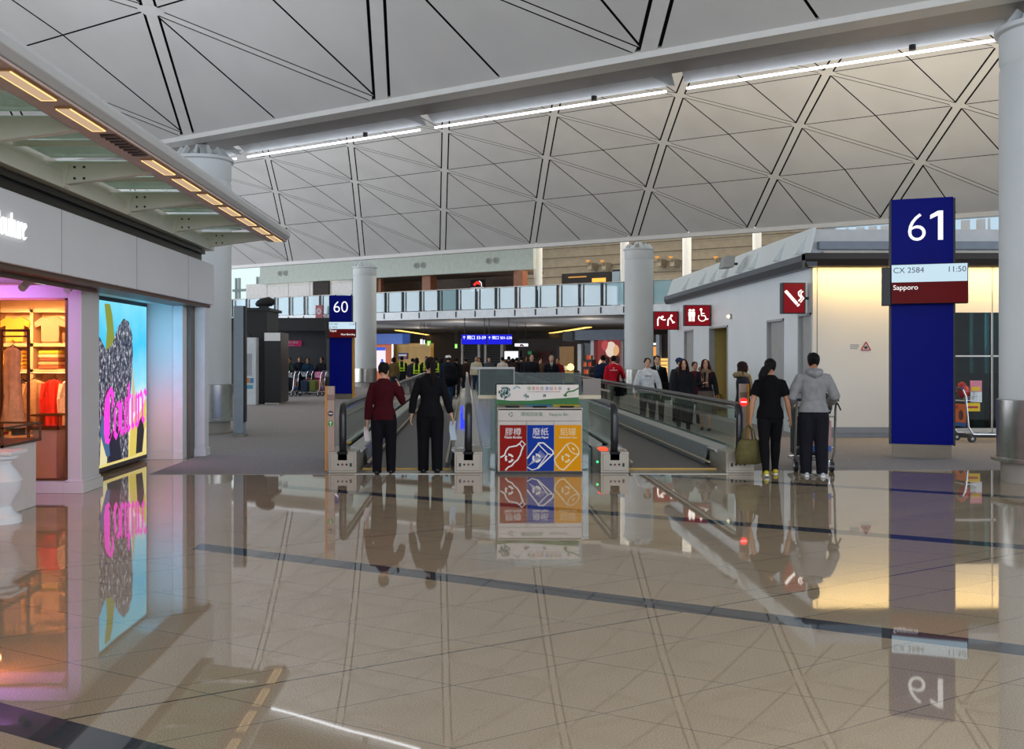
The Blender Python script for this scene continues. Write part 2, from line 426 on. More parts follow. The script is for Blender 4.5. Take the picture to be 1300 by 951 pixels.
struct(swbox('door_9', sx(393, zz), sx(413, zz), zz+.35, zz+.5, 4.18, 7.22, mat('dark_doorway', '#2e2119', .6)))
struct(swbox('door_9_leaf', sx(403, zz), sx(410, zz), zz+.28, zz+.36, 4.18, 6.2, mat('doorway_grey', '#8d9298', .5)))
for x, y, lb in ((359, 347, 'left of the dark upper doorway'), (533, 337, 'above the left wood pillar'), (625, 331, 'above the upper shop end')):
    Y = sY(x, zz); t = swthing('wall_vent', 'pair of round grey vents on the pale green bulkhead, '+lb, 'vent', x, zz, gz(y, Y), 'round vents on the bulkhead')
    for dx in (-.28, .28):
        b = B(); b.cyl((dx, .0, 0), (dx, -.06, 0), .22, n=20); b.mk('rim', mat('vent_rim', '#b9bdb6', .5), t)
        b = B(); b.cyl((dx, -.05, 0), (dx, -.07, 0), .16, n=20); b.mk('grille', mat('vent_dark', '#8d918b', .6), t)
# glass railing along the balcony
PANE = glass('balcony_glass', '#cfe6ee', .1, .45, '#c4e0ec')  # milky cyan stands in for window light reflected and seen through
t = thing('glass_railing', 'long glass balcony railing with dark posts and thin top rail along the upper floor edge', 'railing', tuple(sw(-52, 47.05, 4.18)), ROT)
n = 27; pitch = 1.285
for i in range(n):
    b = B(); b.box(i*pitch+.07, (i+1)*pitch-.07, -.008, .008, .1, 1.22); b.mk('glass_panel', PANE, t)
    b = B(); b.box(i*pitch-.045, i*pitch+.045, -.1, -.03, -.3, 1.24); b.box(i*pitch-.04, i*pitch+.04, -.16, -.03, -.32, 0); b.box(i*pitch+.2, i*pitch+.26, -.03, .08, 0, 1.2); b.mk('post', DARKM, t)
b = B(); b.tube([(-.05, 0, 1.25), (n*pitch, 0, 1.25)], .03, 10); b.mk('top_rail', STEEL, t, True)

# lit sky windows on the left of the upper floor
b = B(); WIN = glow('daylit_window', '#dff4f2', 1.1)
b.box(sx(280, 58), sx(336, 58), 58, 58.2, 4.18, 9); struct(b.mk('window_1', WIN, rot=ROT))
b = B()
for x in (300, 304, 327, 331):
    a = sx(x, 57.8); b.box(a-.06, a+.06, 57.7, 57.9, 4.18, 8)
b.box(sx(296, 57.8), sx(336, 57.8), 57.7, 57.9, 6.9, 7.1); struct(b.mk('trim_6', mat('window_frame_grey', '#9aa5a6', .5), rot=ROT))
# far clerestory seen over the white building on the right
b = B(); b.box(-11, 3, 42.6, 42.7, 5.6, 6.85); struct(b.mk('window_2', glow('clerestory_sky', '#c3def0', .95), rot=ROT))
b = B()
for i in range(30):
    a = -11+i*.46+random.uniform(-.1, .1); b.box(a, a+random.choice((.08, .2, .3)), 42.4, 42.5, 5.6, 6.8)
struct(b.mk('trim_7', WHITE, rot=ROT))
struct(swbox('wall_right_far', -11.5, 12, 42.75, 43, 0, 7, mat('far_grey', '#a5a9ab', .6)))
# things shown behind the balcony
def screen_box(name, label, cat, x, w_, z, wpx, h, m, extra=None, group=None, depth=.12):
    t = swthing(name, label, cat, x, w_, z, group); hw = wpx/2*mY(x, w_)
    b = B(); b.box(-hw, hw, 0, depth, 0, h); b.mk('casing', BLACK, t, bev=.01)
    b = B(); b.box(-hw*.96, hw*.96, -.012, 0, h*.04, h*.96); b.mk('display', m, t)
    if extra: extra(t, hw, h)
    return t
def red_logo(t, hw, h):
    b = B(); b.box(-hw*.96, hw*.96, -.02, -.012, h*.04, h*.34); b.mk('white_band', glow('soft_white_screen', '#f4e6ee', 1.1), t)
    b = B(); b.tube([(-hw*.45, -.02, h*.55), (0, -.02, h*.75), (hw*.45, -.02, h*.6)], .1, 6); b.mk('red_mark', glow('red_mark_glow', '#e2342a', 1.2), t)
    b = B(); b.tube([(hw*.3, -.025, h*.85), (hw*.6, -.025, h*.7), (hw*.65, -.025, h*.4)], .03, 6); b.mk('pale_arc', LETTERW, t)
zr = gz(367, sY(606, 58)); screen_box('advert_screen', 'small dark screen with red mark over a white band above the balcony', 'screen', 606, 58, 6.08, 21, .85, glow('dark_screen', '#101018', .4), red_logo)
t = swthing('upper_shop', 'dark upper-floor shop front with lit picture panels behind the balcony right of centre', 'shop', 743, 60, 4.18)
hw = 34*mY(743, 60)
b = B(); b.box(-hw, hw, 0, .5, 0, 3.0); b.mk('dark_fascia', mat('near_black_panel', '#1d1a18', .5), t)
for dx, wd, c in ((-.55, .22, '#c8a890'), (-.3, .12, '#8c8a86'), (-.1, .18, '#d8b8a0')):
    b = B(); b.box(hw*dx, hw*(dx+wd), -.05, 0, 1.35, 2.1); b.mk('picture_panel', glow('picture_'+c[1:], c, .8), t)
b = B(); b.box(hw*.3, hw*.85, -.06, 0, 2.35, 2.6); b.mk('menu_light', glow('amber_band', '#ffb04a', 1.6), t)
b = B(); b.box(-hw*.7, hw*.05, -.05, 0, 2.7, 2.78); b.mk('downlight_row', glow('amber_dots', '#d99a50', 1.0), t)
screen_box('blue_panel', 'pale blue wall panel beside the dark upper shop front', 'panel', 782, 60, 4.18, 11, 3.1, mat('pale_blue_panel', '#9fb3c4', .5))
b = swthing('planter', 'dark square planter with a leafy plant behind the balcony glass right of centre', 'plant', 684, 50, 4.185)
p = B(); p.box(-.35, .35, -.35, .35, 0, .55); p.mk('pot', mat('dark_pot', '#2c2a2a', .5), b, bev=.03)
p = B()
for i in range(46):
    a = random.uniform(0, 6.28); r = random.uniform(.1, .5); z = random.uniform(.75, 1.35); c = V((math.cos(a)*r*.5, math.sin(a)*r*.5, .5)); e = V((math.cos(a)*r, math.sin(a)*r, z)); sd = V((-math.sin(a), math.cos(a), 0))*.05; md = (c+e)/2+V((0, 0, .12))
    p.face([c-sd*.3, md-sd, e, md+sd])
p.mk('foliage', mat('plant_green', '#33452f', .6), b)
# hall lamps on brackets on the back wall
for i, x in enumerate((747, 765, 835, 852, 909, 930)):
    t = swthing('wall_lamp', 'amber uplight bracket on the beige back wall, %s of the six from the left' % ('first','second','third','fourth','fifth','sixth')[i], 'lamp', x, 76.5, gz(330 if x < 800 else 325, sY(x, 76.5))-.3, 'amber uplights on the beige back wall')
    b = B(); b.box(-.18, .18, .2, 1.3, -.5, .1); b.cyl((0,.2,-.1), (0,-.1,.1), .1); b.mk('bracket', BSL, t)
    b = B(); b.lathe([(.1, .1), (.2, .26), (.02, .28)], (0,-.1,0), 12); b.mk('lamp_bowl', glow('amber_glow', '#e8a050', 1.0), t)
# lounge gate sign at the left end of the balcony
t = swthing('banner_stand', 'dark red banner with a white ring, standing at the balcony left of gate 60', 'banner', 405, 46.5, 3.75)
m_ = mY(405, 46.5); b = B(); b.box(-6*m_, 6*m_, 0, .05, .15, 1.05); b.mk('panel', mat('dark_red', '#7c1226', .5), t)
b = B(); b.box(-.05, .05, .05, .35, .2, .4); b.mk('hanger', DARKM, t)
for r in (.17, .09):
    b = B(); b.tube([(r*math.cos(a*PI/10), -.01, .68+r*math.sin(a*PI/10)) for a in range(21)], .018, 6, cap=False); b.mk('ring_mark', mat('white_print', '#e9e4e4', .5), t)
# ------------------------------------------------------------------ shop on the left
FASC = mat('shop_fascia', '#dcdddf', .5, var=.03, scale=1)
SHOPW = mat('shop_wall', '#cfcdcb', .45, var=.03, scale=1)
SHY0, SHY1 = 3.0, 17.25
b = B(); b.box(-4.75, -4.25, SHY0, SHY1, 2.52, 3.2); struct(b.mk('wall_left', FASC, bev=.01))
b = B()
for y in (6.2, 8.3, 10.75, 13.2, 15.65): b.box(-4.25, -4.247, y, y+.008, 2.52, 3.2)
struct(b.mk('trim_8', mat('panel_joint', '#8f8f90', .6)))
b = B(); b.box(-4.85, -4.42, SHY0, SHY1-.15, 3.2, 3.42); b.box(-4.42, -4.36, SHY0, SHY1-.15, 3.36, 3.42); struct(b.mk('trim_9', mat('black_band', '#161617', .4)))
b = B(); b.box(-4.72, -4.3, SHY0, SHY1-.05, 2.47, 2.53); b.box(-4.5, -4.47, SHY0, 12.4, 2.42, 2.47); struct(b.mk('trim_10', mat('bronze_track', '#5f4a3d', .45, .3)))
b = B(); b.box(-12, -4.7, SHY0, 17.2, 3.42, 3.5); struct(b.mk('ceiling_shop_roof', mat('roof_grey', '#9a9a9b', .8)))
# the recess with the LED wall, pillars
def block(bb, x0, x1, y0, y1, z1, foot=.13):
    bb.box(x0, x1, y0, y1, 0, z1)
    bb.box(x0-.03, x1+.03, y0-.03, y1+.03, 0, foot); bb.box(x0-.015, x1+.015, y0-.015, y1+.015, foot, foot+.03)
b = B()
b.box(-5.75, -4.83, 12.4, 12.5, 0, .15); b.box(-5.75, -4.83, 12.4, 12.5, 2.36, 2.52); b.box(-4.83, -4.66, 12.4, 13.0, 0, 2.52)
b.box(-9, -5.69, 12.4, 12.5, 0, 2.52)
b.box(-4.86, -4.62, 12.34, 13.03, 0, .13); b.box(-4.85, -4.64, 12.37, 13.01, .13, .16); b.box(-5.75, -4.8, 12.35, 12.4, 0, .13)
b.prism([(-4.83,13.0,0),(-4.7,13.0,0),(-5.05,13.9,0),(-5.35,13.9,0)], (0,0,2.52))
b.box(-5.3, -4.72, 16.45, 16.6, 0, 2.52); b.box(-5.3, -4.7, 16.41, 16.45, 0, .13); b.box(-5.3, -4.71, 16.425, 16.45, .13, .16)
struct(b.mk('wall_shop_front', SHOPW, bev=.006))
b = B(); b.box(-4.72, -4.56, 16.46, 16.75, 0, 2.52); b.box(-4.73, -4.55, 16.42, 16.46, 0, .13)
b.box(-4.5, -4.33, 16.95, 17.22, 0, 2.52); b.box(-4.52, -4.31, 16.93, 17.24, 0, .13)
b.box(-6, -4.5, 17.1, 17.22, 0, 2.6)
struct(b.mk('wall_shop_pier', WHITE, bev=.006))
b = B(); b.box(-4.56, -4.5, 16.7, 17.0, 0, 2.5); struct(b.mk('trim_11', mat('shutter_track', '#6f665f', .4, .6)))
b = B(); b.box(-5.35, -4.5, 13, 16.45, 2.5, 2.56); struct(b.mk('ceiling_recess', SHOPW))
b = B(); b.box(-9.5, -4.74, SHY0, 12.4, 2.54, 2.6); struct(b.mk('ceiling_shop_entry', SHOPW))
b = B(); b.box(-9.6, -9.5, SHY0, 17.2, 0, 3.4); b.box(-9.5, -5.35, 15.35, 15.45, 0, 2.6); b.box(-5.36, -5.3, 13.9, 16.5, 0, 2.6); b.box(-9.5, -4.8, 2.9, 3.0, 0, 3.4)
struct(b.mk('wall_shop_back', mat('warm_shop_wall', '#d8b78e', .5)))
b = B(); b.box(-9.5, -5.35, 12.5, 15.4, 2.5, 2.56); struct(b.mk('ceiling_shop', mat('warm_shop_ceiling', '#c8a27c', .6)))
# shop window in the end wall
t = thing('shop_window', 'bronze-framed shop window facing us beside the lit advertising wall', 'window', (-5.26, 12.42, .15)); t['kind'] = 'structure'; t.name = 'window_3'; del t['label'], t['category']
b = B(); b.box(-.43, -.405, -.03, .03, 0, 2.21); b.box(.405, .43, -.03, .03, 0, 2.21); b.box(-.43, .43, -.03, .03, 0, .025); b.box(-.43, .43, -.03, .03, 2.185, 2.21); b.mk('window_frame', mat('bronze', '#7a5a3c', .35, .7), t)
b = B(); b.box(-.405, .405, -.004, .004, .025, 2.185); b.mk('pane', glass('shop_glass', '#fff4ea', .06), t)
b = B(); b.box(-6.0, -5.72, 12.37, 12.4, .25, 2.34); b.box(-5.985, -5.735, 12.36, 12.375, .3, 2.3); struct(b.mk('door_1', SHOPW, bev=.005))
b = B(); b.ell((-5.78, 12.33, .98), (.03, .03, .03)); b.cyl((-5.78,12.37,.98), (-5.78,12.33,.98), .012); struct(b.mk('door_1_knob', mat('brass', '#a9793c', .3, .9), smooth=True))

# black-letter lettering drawn with a broad nib
GL = {'o': (.62, [[(0,.85),(0,.15),(.22,0),(.46,.18),(.46,.86),(.24,1),(0,.85)]]),
      'u': (.64, [[(0,1),(.02,.15),(.2,0),(.44,.18)],[(.46,1),(.46,.1),(.58,.0)]]),
      't': (.5, [[(.12,1.4),(.12,.15),(.28,0),(.42,.12)],[(-.04,1),(.38,1)]]),
      'r': (.52, [[(-.02,.95),(.08,.86),(.08,0)],[(.08,.78),(.3,1),(.44,.84)]]),
      'e': (.56, [[(.44,.16),(.22,0),(0,.16),(0,.85),(.22,1),(.44,.82),(.04,.46)]]),
      'C': (.95, [[(.78,1.25),(.5,1.5),(.12,1.35),(0,1.0),(0,.4),(.14,.1),(.44,0),(.8,.28)],[(.36,1.4),(.36,.15)],[(.78,1.25),(.74,.95)],[(.2,1.3),(.2,.2)]])}
def blackletter(word, size, nibw, m, parent, name, org, ux, uy, th):
    b = B(); x = 0; ux, uy = V(ux), V(uy); nv = ux.cross(uy).normalized()*th; nib = (ux*.8+uy*.6)*nibw*size; org = V(org)
    for ch in word:
        wd, st = GL[ch]
        for s_ in st:
            for p, q in zip(s_, s_[1:]):
                P_ = org+ux*((x+p[0])*size)+uy*(p[1]*size); Q_ = org+ux*((x+q[0])*size)+uy*(q[1]*size)
                b.prism([P_-nib, P_+nib, Q_+nib, Q_-nib], nv)
        x += wd+.02
    return b.mk(name, m, parent)
t = thing('shop_sign', 'white black-letter shop lettering on the pale fascia, cut by the left frame edge', 'sign', (-4.25, 9.15, 2.77))
blackletter('Couture', .155, .06, LETTERW, t, 'lettering', (.012, 0, 0), (0, 1, 0), (0, 0, 1), .02)

# LED advertising wall
t = thing('advertising_screen', 'tall lit advertising wall with pink lettering over a dark tweed figure and blue sky', 'screen', (-5.1, 13.9, .04))
b = B(); b.box(-.16, 0, 0, 2.45, 0, 2.46); b.mk('casing', mat('screen_frame', '#2b2b30', .5), t)
m = bpy.data.materials.new('screen_sky'); m.use_nodes = True
nt = m.node_tree; N = nt.nodes; L = nt.links; pb = N['Principled BSDF']; pb.inputs['Base Color'].default_value = (.02,.02,.02,1)
tc = N.new('ShaderNodeTexCoord'); sp = N.new('ShaderNodeSeparateXYZ'); L.new(tc.outputs['Object'], sp.inputs[0])
ns = N.new('ShaderNodeTexNoise'); ns.inputs['Scale'].default_value = 2.5; L.new(tc.outputs['Object'], ns.inputs['Vector'])
ma = N.new('ShaderNodeMath'); ma.operation = 'MULTIPLY_ADD'; ma.inputs[1].default_value = .5; L.new(ns.outputs['Fac'], ma.inputs[0]); L.new(sp.outputs[2], ma.inputs[2])
dv = N.new('ShaderNodeMath'); dv.operation = 'DIVIDE'; dv.inputs[1].default_value = 2.9; L.new(ma.outputs[0], dv.inputs[0])
cr = N.new('ShaderNodeValToRGB'); L.new(dv.outputs[0], cr.inputs[0]); e = cr.color_ramp.elements
e[0].position = 0; e[0].color = (*srgb('#d8c06a'), 1); e[1].position = 1; e[1].color = (*srgb('#8fe6f6'), 1)
for p, c in ((.2, '#e9d98a'), (.35, '#f2f0d8'), (.5, '#8fdcf2'), (.72, '#35c4f0')):
    q = e.new(p); q.color = (*srgb(c), 1)
L.new(cr.outputs[0], pb.inputs['Emission Color']); pb.inputs['Emission Strength'].default_value = 1.05
b = B(); b.box(0, .01, .05, 2.4, .06, 2.4); b.mk('display', m, t)
def pic(name, m, pts, lay):   # a flat layer of the picture; pts are (along, height)
    b = B(); b.prism([(.01+lay*.002, y, z) for y, z in [(max(.06, q[0]-.7), q[1]) for q in pts]], (.002, 0, 0)); return b.mk(name, m, t)
tw = bpy.data.materials.new('tweed_picture'); tw.use_nodes = True
nt = tw.node_tree; N = nt.nodes; L = nt.links; pb = N['Principled BSDF']; pb.inputs['Base Color'].default_value = (.02,.02,.02,1)
tc = N.new('ShaderNodeTexCoord'); mp = N.new('ShaderNodeMapping'); mp.inputs['Scale'].default_value = (1, 13, 8); L.new(tc.outputs['Object'], mp.inputs[0])
ns = N.new('ShaderNodeTexNoise'); ns.inputs['Scale'].default_value = 1.3; ns.inputs['Detail'].default_value = 6; ns.inputs['Roughness'].default_value = .75; L.new(mp.outputs[0], ns.inputs['Vector'])
cr = N.new('ShaderNodeValToRGB'); L.new(ns.outputs['Fac'], cr.inputs[0]); e = cr.color_ramp.elements
e[0].position = .45; e[0].color = (*srgb('#15162c'), 1); e[1].position = .61; e[1].color = (*srgb('#eceef4'), 1); q = e.new(.53); q.color = (*srgb('#5b5b72'), 1)
L.new(cr.outputs[0], pb.inputs['Emission Color']); pb.inputs['Emission Strength'].default_value = .8
def E_(n, c, s=.95): return glow('picture_'+n, c, s)
pic('palm_picture', E_('palm', '#8f9a3a'), [(1.22,1.6),(1.3,2.0),(1.2,2.36),(1.42,2.36),(1.52,2.2),(1.6,1.9),(1.5,1.55)], 1)
pic('tweed_picture', tw, [(.1,.1),(.3,1.4),(.85,1.97),(1.05,1.85),(1.25,1.7),(1.5,1.78),(1.75,2.04),(2.0,2.18),(2.22,2.14),(2.38,1.95),(2.42,1.6),(2.34,1.2),(2.25,.9),(2.2,.1)], 2)
pic('tan_picture', E_('tan', '#d9c7a0', .9), [(2.42,1.45),(2.5,1.1),(2.62,.8),(2.42,.75),(2.36,1.1)], 3)
pic('blond_picture', E_('blond', '#e6cf62'), [(2.25,.1),(2.3,.5),(2.5,.7),(2.75,.75),(3.05,.95),(3.05,.5),(2.7,.35),(2.6,.1)], 3)
pic('dark_hem_picture', E_('hem', '#23252e', .8), [(2.55,.12),(2.62,.55),(2.85,.7),(2.95,.45),(2.85,.12)], 4)
pic('pale_picture', E_('cream', '#efe3b0'), [(1.0,.1),(1.05,.55),(1.15,.62),(1.3,.3),(1.28,.1)], 3)
pic('denim_picture', E_('denim', '#4b6f98', .9), [(1.0,.55),(1.1,.8),(1.3,.55),(1.42,.2),(1.25,.2)], 4)
pic('leg_picture', E_('leg', '#2a2b3d', .8), [(1.35,.1),(1.4,.5),(1.75,.6),(1.9,.1)], 4)
blackletter('Couture', .5, .1, glow('pink_lettering', '#ff3fd6', 1.25), t, 'lettering', (.03, .46, .38), (0, .83, .1), (0, .03, 1.0), .004)

# canopy above the shop front
CAN = mat('canopy_steel', '#d6d4c6', .45, var=.03)
t = thing('glass_canopy', 'glazed canopy on tapered steel brackets with a lamp-lined front beam above the shop', 'canopy', (-3.15, 17.4, 3.6))
y0 = -15.0
prof = [(.0,.02),(.1,.03),(.155,.08),(.16,.14),(.13,.19),(.05,.2),(-.17,.2),(-.17,.02)]
b = B(); b.prism([(x, y0, z) for x, z in prof], (0, -y0, 0)); b.mk('front_beam', mat('beam_lip', '#c3c4c2', .35, var=.02), t, bev=.008)
b = B(); b.box(-.21, .1, y0, 0, .0, .021); b.mk('beam_soffit', mat('pinkish_steel', '#c9b0a6', .5), t)
b = B(); b.box(-.26, -.21, y0, 0, .02, .08); b.mk('inner_rail', mat('rail_grey', '#a09a96', .4, .3), t)
for i in range(14):
    yc = -.62-i*1.05
    if i == 7: 
        b = B(); b.box(-.06, .07, yc-.47, yc+.47, -.008, -.002)
        for j in range(8): b.box(-.06, .07, yc-.45+j*.12, yc-.45+j*.12+.05, -.02, -.004)
        b.mk('vent_grille', mat('grille_brown', '#5d4a42', .5, .3), t); continue
    b = B(); b.box(-.06, .07, yc-.4, yc+.4, -.014, -.001); b.mk('lamp_frame', mat('lamp_frame_gold', '#b58a5a', .4, .5), t)
    b = B(); b.box(-.045, .055, yc-.385, yc+.385, -.02, -.012); b.mk('lamp', glow('warm_lamp', '#d6b491', .85), t)
    b = B(); b.box(-.055, -.046, yc-.39, yc+.39, -.022, -.012); b.box(.056, .063, yc-.39, yc+.39, -.022, -.012); b.box(-.05, .06, yc+.38, yc+.392, -.022, -.012); b.mk('lamp_edge', glow('amber_edge', '#ffd48a', 1.5), t)
for i in range(7):
    y = -.35-i*2.05
    if y < y0: break
    b = B(); b.prism([(-.2, y-.05, .0), (-.2, y-.05, .12), (-1.1, y-.05, .12), (-1.1, y-.05, -.12)], (0, .1, 0)); b.mk('bracket', CAN, t)
    b = B(); b.prism([(-1.05, y-.07, .12), (-1.1, y-.07, -.15), (-1.32, y-.07, -.15), (-1.32, y-.07, .12)], (0, .14, 0)); b.mk('bracket_plate', CAN, t)
    b = B()
    for zz_ in (-.06, .06):
        for xx_ in (-1.0, -.9): b.cyl((xx_, y-.058, zz_), (xx_, y-.05, zz_), .014, n=8)
    b.mk('bolt', DARKM, t)
    b = B(); b.box(-1.25, -.15, y-.98, y-.93, .1, .15); b.mk('glazing_bar', CAN, t)
    for k in (0, 1):
        b = B(); b.box(-1.25, -.16, y-1.9+k*.98, y-.98+k*.93, .16, .172); b.mk('glass_panel', glass('canopy_glass', '#c4d6ca', .06, .55, '#d3e6d9'), t)
b = B(); b.box(-1.35, -1.12, y0, -.05, -.16, .0); b.box(-1.4, -1.33, y0, -.05, -.16, .2); b.mk('wall_channel', CAN, t)

# ---- shop fittings
PINKW = mat('white_pedestal', '#d9d2cd', .4)
def vitrine(label, x, y, wx, wy, ht, hp):
    t = thing('display_case', label, 'display case', (x, y, 0))
    b = B(); b.box(-wx/2+.04, wx/2-.04, -wy/2+.04, wy/2-.04, 0, hp); b.box(-wx/2+.05, wx/2-.05, -wy/2+.05, wy/2-.05, hp-.03, hp); b.mk('pedestal', PINKW, t, bev=.01)
    b = B(); b.box(-wx/2, wx/2, -wy/2, wy/2, hp, hp+.03); b.mk('tray', mat('bronze', '#7a5a3c'), t)
    b = B(); b.box(-wx/2+.01, wx/2-.01, -wy/2+.01, wy/2-.01, hp+.03, ht-.01); b.mk('glass_box', glass('case_glass', '#f2ece4', .05), t)
    b = B()
    for sx_ in (-1, 1):
        for sy_ in (-1, 1): b.box(sx_*(wx/2-.01)-.01, sx_*(wx/2-.01)+.01, sy_*(wy/2-.01)-.01, sy_*(wy/2-.01)+.01, hp, ht)
        b.box(sx_*(wx/2-.01)-.01, sx_*(wx/2-.01)+.01, -wy/2, wy/2, ht-.02, ht)
        b.box(-wx/2, wx/2, sx_*(wy/2-.01)-.01, sx_*(wy/2-.01)+.01, ht-.02, ht)
    b.mk('edge_frame', mat('bronze', '#7a5a3c'), t)
    return t
vitrine('bronze-edged glass display case on a white pedestal at the left frame edge', -5.12, 10.9, .8, .95, .93, .72)
vitrine('glass display case on a white pedestal inside the shop window', -5.62, 13.8, .4, .4, .88, .68)
for i in range(7):
    x, y = -5.4+i*.09, 10.62+(i % 3)*.1
    b = B(); b.tube([(x+.04*math.cos(a*PI/6), y+.04*math.sin(a*PI/6), .765) for a in range(13)], .012, 6, cap=False)
    tag(b.mk('bracelet', mat('trinket_%d' % (i % 3), ('#d8428f', '#caa04a', '#3c3038')[i % 3], .3, .4)), ('pink', 'golden', 'dark')[i % 3]+' bracelet lying in the display case at the left frame edge', 'jewellery', 'bracelets in the left display case')
for i in range(3):
    x = -5.72+i*.1; b = B(); b.tube([(x+.035*math.cos(a*PI/6), 13.8+.035*math.sin(a*PI/6), .722) for a in range(13)], .01, 6, cap=False)
    tag(b.mk('bracelet', mat('trinket_0', '#d8428f')), 'pink bracelet lying in the display case inside the shop window', 'jewellery', 'bracelets in the window display case')
t = thing('turned_pedestal', 'turned white baluster pedestal at the lower left frame edge', 'pedestal', (-4.64, 10.2, 0))
b = B(); b.lathe([(.2,0),(.2,.06),(.14,.1),(.1,.16),(.13,.22),(.19,.32),(.21,.42),(.15,.52),(.1,.58),(.12,.62),(.17,.64),(.17,.68)], n=28); b.mk('baluster', WHITE, t, True)
b = B(); b.box(-.19, .19, -.19, .19, .68, .715); b.mk('top_slab', WHITE, t, bev=.008)
# shelf wall
t = thing('shelf_unit', 'cream wall shelves full of folded clothes at the back of the shop', 'shelf', (-6.1, 15.18, 0))
b = B()
for z in (1.42, 1.8, 2.3): b.box(-.85, .8, -.17, .15, z, z+.05)
for x in (-.85, -.3, .22, .75): b.box(x, x+.05, -.17, .15, 1.15, 2.35)
b.mk('shelf_boards', mat('cream_wood', '#e6c9a2', .5), t)
b = B(); b.box(-.85, .8, .15, .17, 1.1, 2.4); b.mk('back_board', mat('cream_wood', '#e6c9a2', .5), t)
FC = ['#e8c23c', '#c8966a', '#d8a078', '#b86a4c', '#e0b088', '#8c5a44', '#e6d0b0', '#d8c23c']
rk = 0
for ix, x in enumerate((-6.65, -6.12, -5.6)):
    for iz, z in enumerate((1.47, 1.85)):
        for j in range(5 if iz == 0 else 0):
            zz_ = z+j*.055; b = B(); b.box(x-.15+random.uniform(-.01,.01), x+.15, 14.99, 15.25, zz_+.001, zz_+.052)
            c = FC[(ix*3+j+iz) % 8] if ix else ('#e8c23c' if j % 2 else '#d8a038')
            tag(b.mk('folded_garment', mat('garment_'+c[1:], c, .9), bev=.015), 'folded garment in the %s stack on the lower shelf of the shop' % ('left','middle','right')[ix], 'clothing', 'folded clothes on the shop shelf, %s stack' % ('left','middle','right')[ix])
def tshirt(c, x, z, label):
    b = B(); b.prism([(x+px*.24, 15.0, z+pz*.24) for px, pz in ((-.55,-.8),(.55,-.8),(.55,.2),(.9,.05),(1,.4),(.45,.75),(.2,.7),(0,.6),(-.2,.7),(-.45,.75),(-1,.4),(-.9,.05),(-.55,.2))], (0, .04, 0))
    tag(b.mk('displayed_shirt', mat('garment_'+c[1:], c, .9), bev=.01), label, 'clothing')
tshirt('#e9c452', -6.62, 2.06, 'yellow shirt shown flat on the upper shelf of the shop')
tshirt('#caa58a', -6.1, 2.06, 'tan shirt with a print shown flat on the upper shelf, in the middle')
tshirt('#3b3136', -5.6, 2.06, 'dark shirt shown flat on the upper shelf, at the right end')
# clothes rails with hanging garments
t = thing('clothes_rail', 'metal clothes rail of bright garments inside the shop window', 'rail', (-6.05, 14.3, 0))
b = B(); b.cyl((-.7,0,1.42), (.65,0,1.42), .014); b.mk('rail', STEEL, t)
for x in (-.7, .65):
    b = B(); b.cyl((x,0,0), (x,0,1.42), .014); b.mk('upright', STEEL, t)
    b = B(); b.bar([(x,-.2,.03), (x,.2,.03)], .03, .03); b.mk('foot', STEEL, t)
def garment(x, y, ztop, ln, wd, c, label, depth=.07, dress=False, rz=0):
    t = thing('hanging_garment', label, 'clothing', (x, y, ztop), rz)
    b = B(); b.tube([(0,0,0),(.02,0,.04),(0,0,.065),(-.02,0,.045)], .005, 6); b.tube([(-wd*.42,0,-.07),(0,0,0),(wd*.42,0,-.07)], .008, 6); b.mk('hanger', DARKM, t)
    b = B(); n = 8; pts = [(0,0,-.03)]
    rs = [(wd*.2, depth*.3)]
    for i in range(n):
        f = i/(n-1); pts.append((0, .01*math.sin(i*2.1), -.07-f*(ln-.07))); rs.append((wd*(.48+.0*f if not dress else .4+.25*f-.1*math.sin(f*3)), depth*(.8+.4*f)))
    b.tube(pts, rs, 20, side=(1,0,0))
    if not dress:
        for s_ in (-1, 1): b.tube([(s_*wd*.4,0,-.09),(s_*wd*.58,0,-.3),(s_*wd*.55,.01,-.5)], [(.06,.05),(.05,.045),(.045,.04)], 10)
    bm = b.bm
    for v_ in bm.verts:
        v_.co.y += .018*math.sin(v_.co.x*70+v_.co.z*3); 
    b.mk('cloth', mat('cloth_'+c[1:], c, .85, var=.2, scale=40 if c == '#a98a6c' else 9), t, True)
for i, (x, c, ln, lb) in enumerate(((-6.5, '#d22a4a', .8, 'crimson jacket hanging leftmost on the shop rail'), (-6.4, '#e8c23c', .75, 'yellow top hanging second on the shop rail'), (-6.3, '#3f7a4a', .72, 'green top hanging third on the shop rail'), (-6.22, '#2a2428', .8, 'dark jacket hanging fourth on the shop rail'), (-6.02, '#a98a6c', .78, 'mottled tan jacket hanging in the middle of the shop rail'), (-5.76, '#d8281e', .85, 'red dress hanging right of the tan jacket in the shop'), (-5.52, '#ead9c8', .7, 'cream top hanging at the right end of the shop rail'))):
    garment(x, 14.3, 1.36, ln, (.34, .32, .32, .34, .27, .25, .24)[i], c, lb, (.04, .035, .035, .04, .06, .06, .05)[i], False, (1.3, 1.3, 1.3, 1.3, .5, .5, .5)[i])
t = thing('dress_stand', 'dark wooden garment frame holding a lace dress just inside the shop window', 'stand', (-5.75, 13.05, 0))
b = B()
for x in (-.17, .17): b.box(x-.015, x+.015, -.015, .015, 0, 2.0)
b.box(-.17, .17, -.015, .015, 1.97, 2.0); b.box(-.17, .17, -.015, .015, 1.9, 1.92); b.mk('frame', mat('dark_wood', '#4a2f20', .5), t)
b = B(); b.box(-.2, -.14, -.2, .2, 0, .03); b.box(.14, .2, -.2, .2, 0, .03); b.mk('foot', mat('dark_wood', '#4a2f20', .5), t)
garment(-5.78, 13.05, 1.8, 1.05, .26, '#e3c9a0', 'cream lace dress hanging on the dark wooden frame in the shop window', .07, True)
